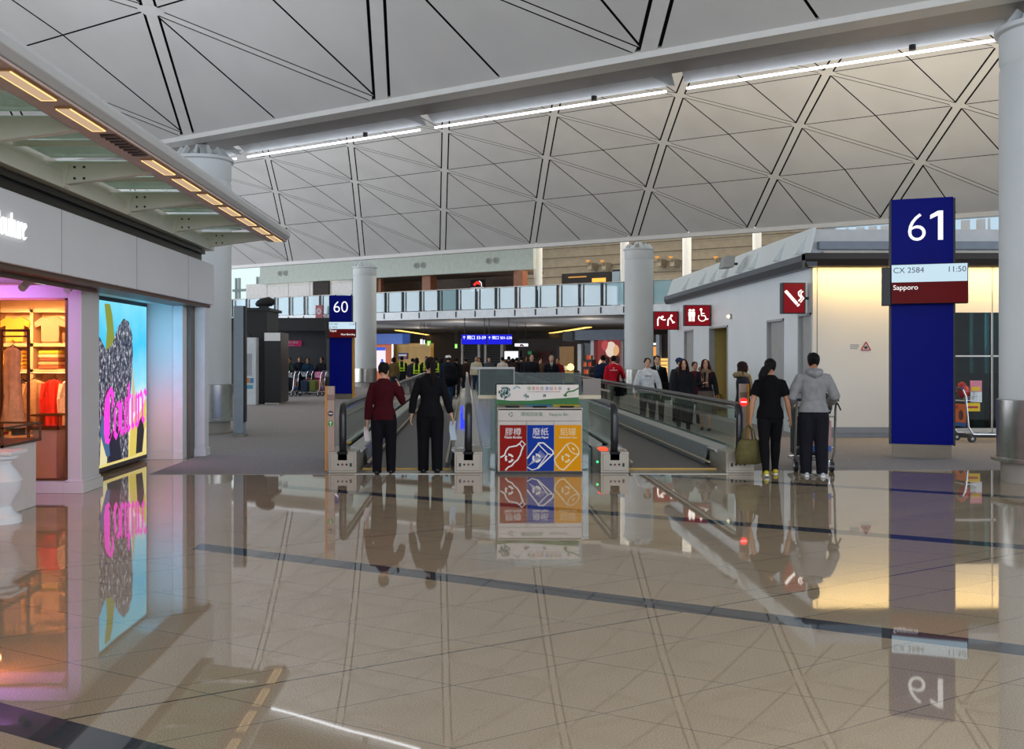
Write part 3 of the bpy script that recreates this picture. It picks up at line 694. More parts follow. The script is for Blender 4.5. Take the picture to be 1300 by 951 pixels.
for i, (x, y, lab) in enumerate(((-4.97, 11.6, 'over the display case'), (-4.62, 12.0, 'nearest the pilaster'))):
    t = thing('spot_lamp', 'small spot lamp under the shop entrance ceiling, '+lab, 'lamp', (x, y, 2.54)); 
    b = B(); b.cyl((0,0,0), (0,0,-.05), .02); b.mk('stem', WHITE, t)
    b = B(); b.cyl((0,.03,-.03), (-.02,-.1,-.12), .04, .045); b.mk('lamp_head', WHITE, t, True)

area('screen_spill', (-5.02, 15.5, 1.85), (0, math.radians(-90), math.radians(50)), .8, 1.2, 16, '#3cc8ff')  # added cyan area light, strengthens the screen's own spill
area('screen_spill', (-5.02, 15.5, .85), (0, math.radians(-90), math.radians(50)), .5, 1.0, 8, '#ff6aa8')  # added pink area light, same purpose lower down
# lights of the shop: warm spots inside, purple-pink wash in the entrance
for x in (-6.6, -6.0, -5.6): spot('shop_spot', (x, 13.7, 2.45), (x, 14.8, 1.4), 105, '#ffcf96', 100)
point('shop_bulb', (-6.2, 13.4, 2.3), 36, '#ffa860', .1)
area('entry_wash', (-6.0, 11.6, 2.5), (math.radians(30), 0, 0), 1.6, .2, 34, '#e08cff')
area('entry_wash_warm', (-5.3, 9.5, 2.48), (0, 0, 0), .6, 1.5, 26, '#ff9a60')

# ------------------------------------------------------------------ dark kiosks left of gate 60
t = thing('partition_panel', 'tall blue-grey partition panel just right of the near left column', 'panel', (gx(301.5, 21.0), 21.2, 0))
b = B(); b.box(-.1, .1, -.12, .12, .06, 2.7); b.mk('panel', mat('bluegrey_panel', '#8d9aa3', .5), t, bev=.01)
b = B(); b.box(-.12, .12, -.16, .16, 0, .06); b.mk('foot', STEEL, t)
b = B(); b.box(.1, .13, -.1, .1, .3, 2.7); b.mk('dark_edge', DARKM, t)
t = thing('vending_kiosk', 'dark open-fronted kiosk with a pale machine inside, left of the gate 60 pylon', 'kiosk', (gx(322, 35.5), 35.6, 0))
m_ = 35.5/FPX; DK = mat('kiosk_black', '#1b1c1e', .5)
def kx(x): return (x-322)*m_
b = B(); b.box(kx(318), kx(338), 0, 2.2, 0, 3.25); b.mk('side_wall', DK, t)
b = B(); b.box(kx(300), kx(318), 0, 2.2, 2.45, 3.25); b.box(kx(300), kx(318), 2.1, 2.2, 0, 2.45); b.mk('rear_wall', DK, t)
b = B(); b.box(kx(336), kx(357), -.2, 1.4, .06, 2.5); b.mk('cabinet', mat('cabinet_black', '#131416', .35), t, bev=.02)
b = B(); b.box(kx(336.5), kx(356.5), -.22, -.2, 2.2, 2.48); b.mk('light_panel', mat('grey_light_panel', '#b9bcbd', .5, em='#d8dcdc', es=.25), t)
b = B(); b.box(kx(337), kx(355), -.22, 1.3, 0, .06); b.mk('plinth', STEEL, t)
b = B(); b.box(kx(300), kx(342), -.1, 2.3, 3.25, 3.35); b.mk('roof', DK, t)
t = thing('covered_speaker', 'dark rounded object standing on the roof of the kiosk left of gate 60', 'speaker', (gx(337, 36), 36, 3.35))
b = B(); b.tube([(-.34,0,.12),(-.26,0,.16),(-.1,0,.2),(.12,0,.24),(.26,0,.2),(.32,0,.17)], [(.05,.05),(.12,.1),(.16,.13),(.17,.15),(.13,.11),(.05,.04)], 14); b.mk('cover', mat('cover_black', '#1a1b1d', .7), t, 'all')
b = B(); b.box(-.2, .1, -.15, .15, 0, .08); b.mk('foot', DARKM, t)
t = thing('payphone_machine', 'pale upright machine with coloured notices standing inside the dark kiosk', 'machine', (gx(315.5, 34.9), 34.95, .006))
b = B(); b.box(-.24, .24, 0, .5, 0, 2.3); b.mk('body', mat('machine_white', '#dbe3e8', .45), t, bev=.02)
for x0, x1, z0, z1, c, nm in ((-.16,.1,1.0,1.75,'#a8b0b4','screen'),(-.12,.02,.75,.92,'#d9862f','orange_notice'),(.04,.16,.75,.92,'#4c8fc4','blue_notice'),(-.12,.14,.55,.68,'#5aa7c8','lower_notice')):
    b = B(); b.box(x0, x1, -.012, 0, z0, z1); b.mk(nm, mat('notice_'+c[1:], c, .5), t)
t = thing('red_cart', 'small red cart standing in front of the pale machine in the kiosk', 'cart', (gx(306, 35.2), 35.2, 0))
b = B(); b.prism([(-.16,0,.1),(.16,0,.1),(.12,0,.2),(-.02,0,.24),(-.08,0,.62),(-.16,0,.62)], (0,.3,0)); b.mk('body', mat('cart_red', '#b02a28', .5), t, bev=.02)
b = B(); b.cyl((-.12,.02,.055), (-.12,.28,.055), .05); b.cyl((.12,.02,.055), (.12,.28,.055), .05); b.mk('wheels', RUBBER, t)
b = B(); b.cyl((-.14,.15,.6), (.12,.15,.9), .015); b.mk('handle', STEEL, t)
# big dark recess box behind the trolley queue
X0, X1 = gx(340, 46.5), gx(421, 46.5)
b = B(); b.box(X0-2, X1, 46.5, 46.7, 0, 3.2); b.box(X1, X1+.25, 44.8, 46.7, 0, 3.2); struct(b.mk('wall_recess', mat('recess_dark', '#4b4d50', .5)))
b = B(); b.box(X0-2, X1+.25, 44.7, 46.7, 3.0, 3.35); b.box(X0-2, X1+.25, 44.55, 44.7, 2.78, 3.2); struct(b.mk('trim_12', mat('recess_lintel', '#232426', .5)))
t = thing('wall_sign', 'crimson sign with white lettering on the dark recess wall behind the trolleys', 'sign', (gx(370, 46.4), 46.46, gz(436, 46.4)))
b = B(); b.box(-.46, .46, -.04, 0, -.13, .13); b.mk('panel', mat('crimson_panel', '#b3225e', .5, em='#b3225e', es=.2), t)
text('登機閘口服務', .12, (-.42, -.045, .0), mat('white_print', '#e9e4e4', .5), t)
text('Boarding Gate Service', .06, (-.42, -.045, -.1), mat('white_print', '#e9e4e4', .5), t)

# ------------------------------------------------------------------ gate pylons
NAVY = mat('navy_panel', '#04107a', .4, em='#06128a', es=.04, var=.03, scale=1, spec=.06)
def pylon(label, x, y, num, scr, rz=0):
    t = thing('gate_pylon', label, 'pylon', (x, y, 0), rz)
    b = B(); b.box(-.45, .45, .02, .3, .25, 4.2); b.box(-.49, -.46, -.01, .32, .22, 4.2); b.box(.46, .49, -.01, .32, .22, 4.2); b.box(.45, .46, .02, .3, .25, 4.2); b.box(-.46, -.45, .02, .3, .25, 4.2); b.mk('core', BLACK, t)
    b = B(); b.box(-.46, .46, -.012, .02, .23, 4.22); b.mk('front_panel', NAVY, t, bev=.005)
    b = B(); b.box(-.44, .44, .04, .28, 0, .23); b.mk('foot', mat('bronze_foot', '#7d7363', .4, .5), t)
    if num == '61':
        text('6', .66, (-.08, -.016, 3.53), LETTERW, t, 'number', align='CENTER', bold=-.008)
        b = B(); b.prism([(x+.235, -.016, 3.535+z) for x, z in ((0,0),(.075,0),(.075,.47),(.0,.47),(-.115,.405),(-.115,.34),(0,.395))], (0, .004, 0)); b.mk('number', LETTERW, t)
    else: text(num, .66, (0, -.016, 3.53), LETTERW, t, 'number', align='CENTER', bold=-.006)
    b = B(); b.box(-.47, .66, -.22, -.03, 2.5, 3.14); b.box(-.61, -.47, -.2, -.03, 2.48, 3.1); b.mk('display_housing', BLACK, t, bev=.01)
    b = B(); b.box(-.46, .645, -.224, -.219, 2.85, 3.13); b.mk('white_field', glow('screen_white_blue', '#cfe9f8', .95), t)
    b = B(); b.box(-.46, .645, -.224, -.219, 2.51, 2.85); b.mk('red_field', glow('screen_dark_red', '#5a0508', .8), t)
    DT = mat('screen_ink', '#3c4c5c', .5, var=0)
    for s_, sz, xx, zz_, al, m in scr:
        text(s_, sz, (xx, -.226, zz_), DT if m == 'd' else LETTERW, t, 'display_text', align=al)
    return t
pylon('tall navy gate pylon numbered 61 beside the white building', gx(1170.5, 16.6), 16.6, '61', [('CX 2584', .125, -.44, 3.0, 'LEFT', 'd'), ('11:50', .125, .63, 3.0, 'RIGHT', 'd'), ('Sapporo', .11, -.44, 2.73, 'LEFT', 'w')], math.radians(-21))
p60 = pylon('navy gate pylon numbered 60 left of the far white column', gx(432.5, 39.7), 39.7, '60', [('CX 564', .11, -.44, 3.01, 'LEFT', 'd'), ('JL 7054', .11, -.44, 2.88, 'LEFT', 'd'), ('11:25', .11, .63, 3.01, 'RIGHT', 'd'), ('Taipei', .12, -.44, 2.74, 'LEFT', 'w'), ('Now Boarding', .1, .63, 2.6, 'RIGHT', 'w')])
p60.scale = (.92, 1, .955)
b = B(); b.box(.47, .56, -.0, .35, 0, 2.9); b.mk('yellow_edge', mat('yellow_strip', '#d79a2a', .5), p60)

# ------------------------------------------------------------------ white building on the right
BW = mat('white_cladding', '#e6ecee', .38, var=.02, scale=1)
X0, YF, YE = 7.04, 20.8, 35.2
b = B()
holes = [(YF+.15, YF+.85, 2.5), (22.75, 23.9, 2.45), (27.6, 29.6, 2.45), (31.8, 33, 2.45)]
y = YF
b.box(X0, X0+.12, YF+.12, 20.95, 0, 3.5)
prev = 20.95
for h0, h1, hz in holes:
    b.box(X0, X0+.12, prev, h0-.02, 0, 3.5); b.box(X0, X0+.12, h0-.02, h1+.02, hz+.02, 3.5); prev = h1+.02
b.box(X0, X0+.12, prev, YE, 0, 3.5); b.box(X0, 20, YE, YE+.12, 0, 3.5)
struct(b.mk('wall_right', BW))
b = B(); b.box(X0+.12, X0+1.6, 20.95, YE, 0, .01); b.box(X0+1.6, X0+1.7, 21, YE, 0, 3.4)
for h0, h1, hz in holes: b.box(X0+.12, X0+1.6, h1+.02, h1+.1, 0, 3.2); b.box(X0+.12, X0+1.6, h0-.1, h0-.02, 0, 3.2)
struct(b.mk('wall_corridor', mat('corridor_ochre', '#b5a05c', .6)))  # ochre puts the opening's yellow light into the wall colour
for i, (h0, h1, hz) in enumerate(holes):
    b = B(); b.box(X0-.02, X0+.14, h0-.05, h0, 0, hz+.05); b.box(X0-.02, X0+.14, h1, h1+.05, 0, hz+.05); b.box(X0-.02, X0+.14, h0-.05, h1+.05, hz, hz+.05)
    struct(b.mk('trim_%d' % (20+i), mat('door_frame_grey', '#a9adac', .45)))
    if i in (0, 1, 3):
        b = B(); b.box(X0+.06, X0+.1, h0, h1, 0, hz); struct(b.mk('door_%d' % (2+i), mat('door_grey', '#a3a39f', .5), bev=.01))
        b = B(); b.cyl((X0+.06, h0+.12, .95), (X0-.0, h0+.12, .95), .012); b.cyl((X0, h0+.12, .85), (X0, h0+.12, 1.15), .012); struct(b.mk('door_%d_handle' % (2+i), STEEL))
FW = mat('front_cladding', '#dcd9d0', .4, var=.02, scale=1)
b = B(); b.box(X0, 9.83, YF, YF+.12, .1, 3.5); b.box(9.83, 20, YF, YF+.12, 2.55, 3.5); struct(b.mk('wall_front', FW))
b = B(); b.box(X0+.12, 9.85, YF-.012, YF, .18, .19); b.box(X0+.02, 9.85, YF+.03, YF+.11, .0, .1); b.box(X0+.02, 9.83, YF-.02, YF, .1, .22); struct(b.mk('baseboard_right', mat('skirting_steel', '#7f8286', .4, .5)))
b = B()
for x in (X0+.08, 10.68, 12.9): b.box(x, x+.012, YF-.003, YF, .1, 3.5)
struct(b.mk('trim_13', mat('joint_dark', '#54524e', .6)))
# gutter, parapet
BRZ = mat('gutter_bronze', '#2c2623', .4, .2); GUT = mat('gutter_grey', '#4b5157', .4, .3)
b = B(); b.prism([(X0-.16, YF-.2, 3.46), (X0+.02, YF-.2, 3.46), (X0+.02, YF-.2, 3.72), (X0-.22, YF-.2, 3.72), (X0-.22, YF-.2, 3.6)], (0, YE-YF+.35, 0)); struct(b.mk('trim_14', GUT))
b = B(); b.prism([(X0-.22, YF-.16, 3.46), (X0-.22, YF+.02, 3.46), (X0-.22, YF+.02, 3.74), (X0-.22, YF-.22, 3.74), (X0-.22, YF-.22, 3.62)], (13.2, 0, 0)); struct(b.mk('trim_15', BRZ))
PAR = mat('parapet_panel', '#dde6e8', .45, var=.02, scale=1)
b = B(); b.prism([(X0-.14, YF-.15, 3.74), (X0+.03, YF+.02, 4.28), (X0+.03, YE, 4.28), (X0-.14, YE, 3.74)], (.05, 0, 0)); struct(b.mk('wall_parapet', PAR))
b = B(); b.box(X0+.1, 20, YF+.35, YF+.4, 3.74, 4.28); struct(b.mk('wall_parapet_front', mat('parapet_front', '#c9cdce', .5)))
b = B(); b.box(X0+.2, 20, YF+.2, YF+.36, 3.86, 4.02); struct(b.mk('trim_16', mat('bluegrey_band', '#7f8b98', .45)))
b = B(); b.box(X0+.2, 20, YF-.05, YF+.34, 3.74, 3.79); struct(b.mk('trim_17', CREAM))
for i, y in enumerate((21.1, 22.6, 24.6, 25.7, 27.2, 28.6, 29.9, 32.2)):
    b = B(); b.prism([(X0-.27, y, 3.76), (X0+.0, y, 3.76), (X0-.02, y, 4.16)], (0, .1, 0)); struct(b.mk('trim_%d' % (30+i), PAR))
b = B(); b.box(X0+.1, 20, YF+.2, YE, 3.5, 3.74); struct(b.mk('ceiling_right_roof', mat('roof_grey', '#9a9a9b')))
t = thing('loudspeaker', 'grey wedge loudspeaker on the parapet of the white building', 'speaker', (X0-.36, 25.7, 3.98))
b = B(); b.prism([(-.3,-.25,-.12),(-.3,.25,-.12),(-.22,.32,.16),(-.22,-.1,.2)], (.28,.0,.02)); b.mk('cabinet', mat('speaker_grey', '#9aa09f', .6), t, bev=.03)
b = B(); b.box(-.02, .12, -.05, .05, -.03, .03); b.mk('bracket', DARKM, t)
# glazed front right of the pylon
t = thing('glazed_front', 'dark glazed shop front right of the gate 61 pylon', 'window', (9.83, YF, 0)); t['kind'] = 'structure'; t.name = 'window_4'; del t['label'], t['category']
b = B(); b.box(0, 10, .03, .045, .2, 2.55); b.mk('pane', glass('dark_front_glass', '#8fb2b4', .06), t)
b = B(); b.box(0, 10, 0, .08, .1, .2); b.box(.83, .87, .0, .06, .2, 2.55); b.box(0, 10, .0, .06, 2.0-.35, 1.68); b.box(2.9, 2.94, 0, .06, .2, 2.55); b.mk('frame', STEEL, t)
b = B(); b.box(0, 10, .0, .05, 0, .1); b.mk('plinth', DARKM, t)
b = B(); b.box(9.83, 20, 23.2, 23.3, 0, 2.7); b.box(9.83, 20, YF+.12, 23.2, 2.62, 2.7); struct(b.mk('wall_front_room', mat('teal_wall', '#3f5a60', .6)))
t = thing('curtain', 'pleated teal curtain hanging behind the dark glazing right of gate 61', 'curtain', (9.95, 21.6, 1.3))
b = B(); n = 90
for i in range(n):
    def cp(i, z): return (i*.05, .09*math.sin(i*.9)+.04*math.sin(i*.37), z)
    b.face([cp(i,0), cp(i+1,0), cp(i+1,1.3), cp(i,1.3)])
b.mk('cloth', mat('teal_cloth', '#5f8288', .8, var=.25, scale=3), t, True)
b = B(); b.cyl((0,0,1.31), (4.5,0,1.31), .02); b.mk('curtain_rod', DARKM, t)
for i in range(4):
    t = thing('counter_bag', ('black','grey','teal','dark')[i]+' bag standing on the floor behind the dark glazing, '+('first','second','third','fourth')[i]+' from the pylon', 'bag', (10.15+i*.33, 21.7, 0), 0, 'bags behind the glazing')
    b = B(); b.box(-.12, .12, -.1, .1, .02, .55+.06*i); b.mk('body', mat('bag_%d' % i, ('#141416','#3a3c40','#35605f','#201f22')[i], .6), t, bev=.04)
    b = B(); b.tube([(-.06,0,.55+.06*i),(-.06,0,.75+.06*i),(.06,0,.75+.06*i),(.06,0,.55+.06*i)], .012, 6); b.mk('handle', BLACK, t)
point('room_bulb', (10.6, 22.6, 2.2), 14, '#ffd0a0', .1)
point('teal_room_light', (11.6, 21.2, 2.3), 60, '#cfeef0', .3)  # added to brighten the interior behind the glazing
# warm wash under the front gutter
area('gutter_wash', (10.6, YF-.35, 3.42), (math.radians(24), 0, 0), 7.4, .1, 90, '#ffd27a')
t = thing('wall_notice', 'small notice with a red warning triangle on the white front wall', 'notice', (gx(1093, YF), YF, gz(441, YF)))
b = B()
for a in range(3):
    p = [V((math.sin(k*2*PI/3)*.11+.1, -.006, math.cos(k*2*PI/3)*.11)) for k in (a, a+1)]; b.bar(p, .02, .006, side=(0,1,0))
b.mk('red_triangle', mat('warning_red', '#b3272a', .5), t)
b = B(); b.box(.07, .13, -.006, 0, -.03, .02); b.mk('pictogram', DARKM, t)
b = B()
for i in range(3): b.box(-.22, -.04-.03*(i == 2), -.004, 0, .045-i*.035, .055-i*.035)
b.mk('print_lines', mat('grey_print', '#6c6c80', .6), t)

# illuminated red signs projecting from the wall
RED = glow('sign_red', '#8c0d1c', .75)
def sign(label, x0, x1, y0, y1, Y, draw, boxes=1):
    m_ = Y/FPX; cx = gx((x0+x1)/2, Y); hw = (x1-x0)/2*m_; hh = (y1-y0)/2*m_
    t = thing('lit_sign', label, 'sign', (cx, Y, gz((y0+y1)/2, Y)))
    b = B(); b.box(-hw-.03, hw+.03, 0, .18, -hh-.02, hh+.02); b.mk('housing', DARKM, t, bev=.008)
    b = B(); b.box(-hw, hw, -.01, 0, -hh, hh); b.mk('red_face', RED, t)
    b = B(); b.box(hw, X0-cx+.02, .06, .12, -.03, .03) if X0-cx > hw else b.box(hw-.02, hw+.06, .06, .12, -.03, .03); b.mk('wall_arm', DARKM, t)
    bb = B()
    def stroke(pts, w_): 
        bb.bar([(px*hh, -.014, pz*hh) for px, pz in pts], w_*hh, .006, side=(0,1,0))
    def dot(px, pz, r): bb.prism([(px*hh+r*hh*math.cos(a*PI/8), -.017, pz*hh+r*hh*math.sin(a*PI/8)) for a in range(16)], (0,.006,0))
    draw(stroke, dot); bb.mk('pictogram', glow('sign_white', '#fff4ea', 1.7), t)
def d_smoke(s, d):
    s([(-.6,.5),(.2,-.4)], .2); s([(.24,-.44),(.32,-.53)], .2)
    s([(.3,-.2),(.5,0),(.32,.22),(.3,.4),(.5,.55)], .1); s([(.42,-.3),(.66,-.02),(.48,.2),(.46,.35),(.62,.46)], .07)
sign('square red lit sign with a white smoking cigarette, nearest on the white building', 995, 1021, 360, 397, 21.0, d_smoke)
def d_toilet(s, d):
    for c in (-.78, -.42):
        d(c, .52, .13); s([(c,.36),(c,-.1)], .3); s([(c-.06,-.1),(c-.06,-.6)], .1); s([(c+.06,-.1),(c+.06,-.6)], .1)
    s([(-.6,.6),(-.6,-.6)], .03)
    d(.55-.2, .6, .13); s([(.36,.45),(.4,-.02),(.75,-.04),(.9,-.42),(1.08,-.34)], .11); s([(.4,.2),(.7,.2)], .08)
    s([(.46+.38*math.cos(a*PI/10), -.2+.38*math.sin(a*PI/10)) for a in range(8, 21)], .08)
sign('wide red lit toilet sign with people and a wheelchair symbol', 870, 901, 388, 413, 29.4, d_toilet)
def d_fount(s, d):
    d(-.42,.42,.14); s([(-.95,-.6),(-.95,.1),(-.8,.4),(-.5,.25)], .16); s([(-.6,.2),(-.25,.05),(-.05,.1)], .12)
    d(.62,.55,.14); s([(.2,-.6),(.25,.1),(.55,.4)], .15); s([(.5,.3),(.72,-.1),(.98,-.2)], .13); s([(.7,-.3),(1.0,-.2)], .1)
sign('red lit sign with two bending figures, farthest on the white building', 831, 860, 396, 418, 33.9, d_fount)
t = thing('wall_light', 'small warm wall light beside the toilet sign on the white building', 'lamp', (X0, 27.2, 2.72))
b = B(); b.cyl((0,0,0), (-.06,0,0), .07); b.mk('rim', STEEL, t)
b = B(); b.lathe([(.01,-.05),(.06,-.02),(.06,.02),(.01,.05)], (-.07,0,0), 12); b.mk('lamp_glass', glow('warm_bulb', '#ffe6b8', 2.5), t)  # emissive bead imitates a lamp's reflection on the wall
# ------------------------------------------------------------------ moving walkways
PALLET = mat('pallet_grey', '#5d5e60', .6, var=.08, scale=20)
SKIRT = mat('skirt_grey', '#77797b', .45, .1); DECK = mat('deck_aluminium', '#b4b6b5', .35, .3, var=.05)
HOUS = mat('housing_beige', '#a89f90', .42, .25, var=.04)
WGL = glass('walkway_glass', '#edf5f1', .06)
CLAD = mat('outer_cladding', '#9fb0ac', .2, .2, var=.05)
YA, YB = 14.55, 44.0
def walkway(label, xl, xr, light):
    t = thing('moving_walkway', label, 'walkway', ((xl+xr)/2, YA, 0)); c = (xl+xr)/2
    hl, hr = xl-c, xr-c; ln = YB-YA
    pal = B()
    pal.box(hl+.25, hr-.25, .35, ln-.3, .004, .03)
    pal.mk('pallet_belt', bpy.data.materials.get('pallets') or pallet_mat(), t)
    b = B(); b.box(hl+.2, hr-.2, -.15, .35, .001, .009); b.mk('comb_plate', mat('comb_plate', '#8f8a80', .3, .7), t)
    b = B(); b.box(hl+.25, hr-.25, .33, .37, .009, .032); b.mk('comb_edge', mat('comb_yellow', '#c9a04a', .5), t)
    for sd, x in ((-1, hl), (1, hr)):
        inn = -sd
        b = B(); b.box(x-.2 if sd < 0 else x-.2, x+.2, -.0, 1.0, 0, .3); b.box(x-.17, x+.17, -.012, 0, .03, .27); b.mk('end_housing', HOUS, t, bev=.015)
        b = B()
        for q in (-.06, 0, .06): b.cyl((x+q, -.02, .12), (x+q, -.012, .12), .016, n=10)
        b.box(x+.12*inn-.015, x+.12*inn+.015, -.02, -.012, .09, .14); b.mk('key_switches', DARKM, t)
        b = B(); b.cyl((x, -.022, .12), (x, -.02, .12), .009, n=10); b.mk('stop_button', mat('stop_red', '#a8201c', .4), t)
        # skirt and sloping deck
        b = B(); b.prism([(x+inn*.27, 1.0, .03), (x+inn*.21, 1.0, .3), (x+inn*.25, 1.0, .3), (x+inn*.3, 1.0, .03)], (0, ln-2, 0)); b.mk('skirt', SKIRT, t)
        b = B(); b.prism([(x+inn*.25, .5, .28), (x+inn*.06, .5, .34), (x+inn*.06, .5, .3), (x+inn*.22, .5, .24)], (0, ln-1, 0)); b.mk('inner_deck', DECK, t)
        b = B(); b.box(min(x+inn*.3, x+inn*.34), max(x+inn*.3, x+inn*.34), .5, ln-.5, .09, .115); b.mk('brush_guard', mat('brush_beige', '#b3a48c', .5), t, bev=.006)
        b = B(); b.prism([(x-inn*.05, 1, .34), (x-inn*.2, 1, .28), (x-inn*.2, 1, .26), (x-inn*.05, 1, .3)], (0, ln-2, 0)); b.mk('outer_deck', DECK, t)
        b = B(); b.box(min(x-inn*.2, x-inn*.18), max(x-inn*.2, x-inn*.18), 1.0, ln-1, 0, .29); b.mk('outer_cladding', CLAD, t)
        # glass panels, handrail
        k = 0; y = .3
        while y < ln-.4:
            y2 = min(y+2.4, ln-.35)
            b = B(); b.box(x-.006, x+.006, y+.006, y2-.006, .3, .9); b.mk('glass_panel', WGL, t); y = y2
        b = B(); b.bar([(x, .28, .905), (x, ln-.28, .905)], .06, .03); b.mk('rail_base', STEEL, t)
        path = [(x, .34, .2), (x, .12, .25), (x, .045, .36), (x, .03, .55), (x, .03, .8), (x, .05, .89), (x, .1, .94), (x, .2, .965), (x, .4, .97), (x, ln/2, .97), (x, ln-.4, .97), (x, ln-.2, .965), (x, ln-.1, .94), (x, ln-.04, .86), (x, ln-.03, .6), (x, ln-.06, .35), (x, ln-.3, .2)]
        b = B(); b.tube(path, (.052, .036), 12, side=(1,0,0)); b.mk('handrail', RUBBER, t, True)
        path2 = [(x, .18, .3), (x, .1, .42), (x, .09, .8), (x, .14, .88), (x, .28, .9)]
        b = B(); b.bar(path2, .05, .02, side=(0,0,1) if False else (0,.7,.7)); b.mk('newel_guide', STEEL, t)
        b = B(); b.box(x-.075, x+.075, -.012, .12, .17, .3); b.mk('rail_entry', mat('brush_black', '#111112', .8), t, bev=.01)
    if light:
        lx, c_ = light
        b = B(); b.box(lx[0]-.06, lx[0]+.06, .2, .42, .3, .33); b.mk('indicator_lamp', glow('lamp_'+c_[1:], c_, 3), t, bev=.01)
        b = B(); b.cyl((lx[1], -.03, .16), (lx[1], -.012, .16), .014, n=10); b.mk('pilot_lamp', glow('pilot_green', '#2dff6a', 4), t)
    return t
def pallet_mat():
    m = bpy.data.materials.new('pallets'); m.use_nodes = True; nt = m.node_tree; N = nt.nodes; L = nt.links; p = N['Principled BSDF']
    tc = N.new('ShaderNodeTexCoord'); w_ = N.new('ShaderNodeTexWave'); w_.inputs['Scale'].default_value = 12; w_.bands_direction = 'X'; L.new(tc.outputs['Object'], w_.inputs['Vector'])
    w2 = N.new('ShaderNodeTexWave'); w2.inputs['Scale'].default_value = .4; w2.bands_direction = 'Y'; w2.wave_profile = 'SAW'; L.new(tc.outputs['Object'], w2.inputs['Vector'])
    mx = N.new('ShaderNodeMix'); mx.data_type = 'RGBA'; L.new(w_.outputs['Fac'], mx.inputs[0]); mx.inputs[6].default_value = (*srgb('#3c3d41'), 1); mx.inputs[7].default_value = (*srgb('#55565a'), 1)
    g = N.new('ShaderNodeMath'); g.operation = 'GREATER_THAN'; g.inputs[1].default_value = .985; L.new(w2.outputs['Fac'], g.inputs[0])
    m2 = N.new('ShaderNodeMix'); m2.data_type = 'RGBA'; L.new(g.outputs[0], m2.inputs[0]); L.new(mx.outputs[2], m2.inputs[6]); m2.inputs[7].default_value = (*srgb('#3a3a3d'), 1)
    L.new(m2.outputs[2], p.inputs['Base Color']); p.inputs['Roughness'].default_value = .5; p.inputs['Metallic'].default_value = .2
    return m
wl = walkway('left moving walkway with two uniformed women stepping on', -1.76, .03, None)
wr = walkway('right moving walkway with glass sides, right of the recycling bin', 2.11, 3.89, ((-1.02, -1.14), '#ff3a20'))
b = B(); b.box(-.92, -.86, .6, .9, .36, .375); b.mk('yellow_sticker', mat('sticker_yellow', '#d8b02a', .5), wl)
for y in (4.4, 5.1, 5.8, 6.5):
    b = B(); b.box(.895-.14, .895-.1, y, y+.55, .3, .62); b.mk('blue_lamp', glow('blue_strip', '#2a3cff', 1.6), wl)

# glass barrier across the middle strip between the walkways
t = thing('glass_barrier', 'green-tinted glass barrier with a cream rail between the walkways behind the recycling bin', 'barrier', (1.07, 15.0, 0))
GG = glass('barrier_glass', '#c4d8d0', .12, .18, '#9db8ae'); GD = glass('dark_barrier_glass', '#7d9a8e', .08, .3, '#5f7d70')
b = B(); b.box(-.72, .72, 0, .012, .02, 1.03); b.mk('lower_pane', GG, t)
b = B(); b.box(-.9, .9, -.03, .05, 1.03, 1.09); b.mk('cream_rail', mat('cream_rail', '#cfc3a6', .4), t, bev=.008)
b = B(); b.box(-.9, -.38, 0, .012, 1.09, 1.47); b.mk('upper_pane', GD, t)
b = B(); b.box(-.36, .62, 0, .012, 1.09, 1.42); b.mk('upper_pane', glass('clear_barrier_glass', '#a9bfb6', .1, .08, '#88a095'), t)
b = B(); b.box(.64, .9, 0, .012, 1.09, 1.33); b.mk('upper_pane', mat('grey_pane', '#7d756c', .4), t)
b = B(); b.box(-1.0, -.36, -.02, .03, 1.47, 1.5); b.mk('top_rail', mat('rail_pale_grey', '#b3b5b2', .6), t)
b = B()
for x in (-.88, -.37): b.box(x-.008, x+.008, -.01, .02, 1.09, 1.48)
b.mk('pane_post', mat('post_grey', '#7f8683', .4, .3), t)
b = B(); b.box(.39, 1.8, 15.1, 44, 0, .04); b.box(.24, .39, 15.6, 43.4, 0, .26) ; b.box(1.77, 1.9, 15.6, 43.4, 0, .26)
struct(b.mk('trim_50', mat('centre_cladding', '#9fb1ae', .18, .1)))

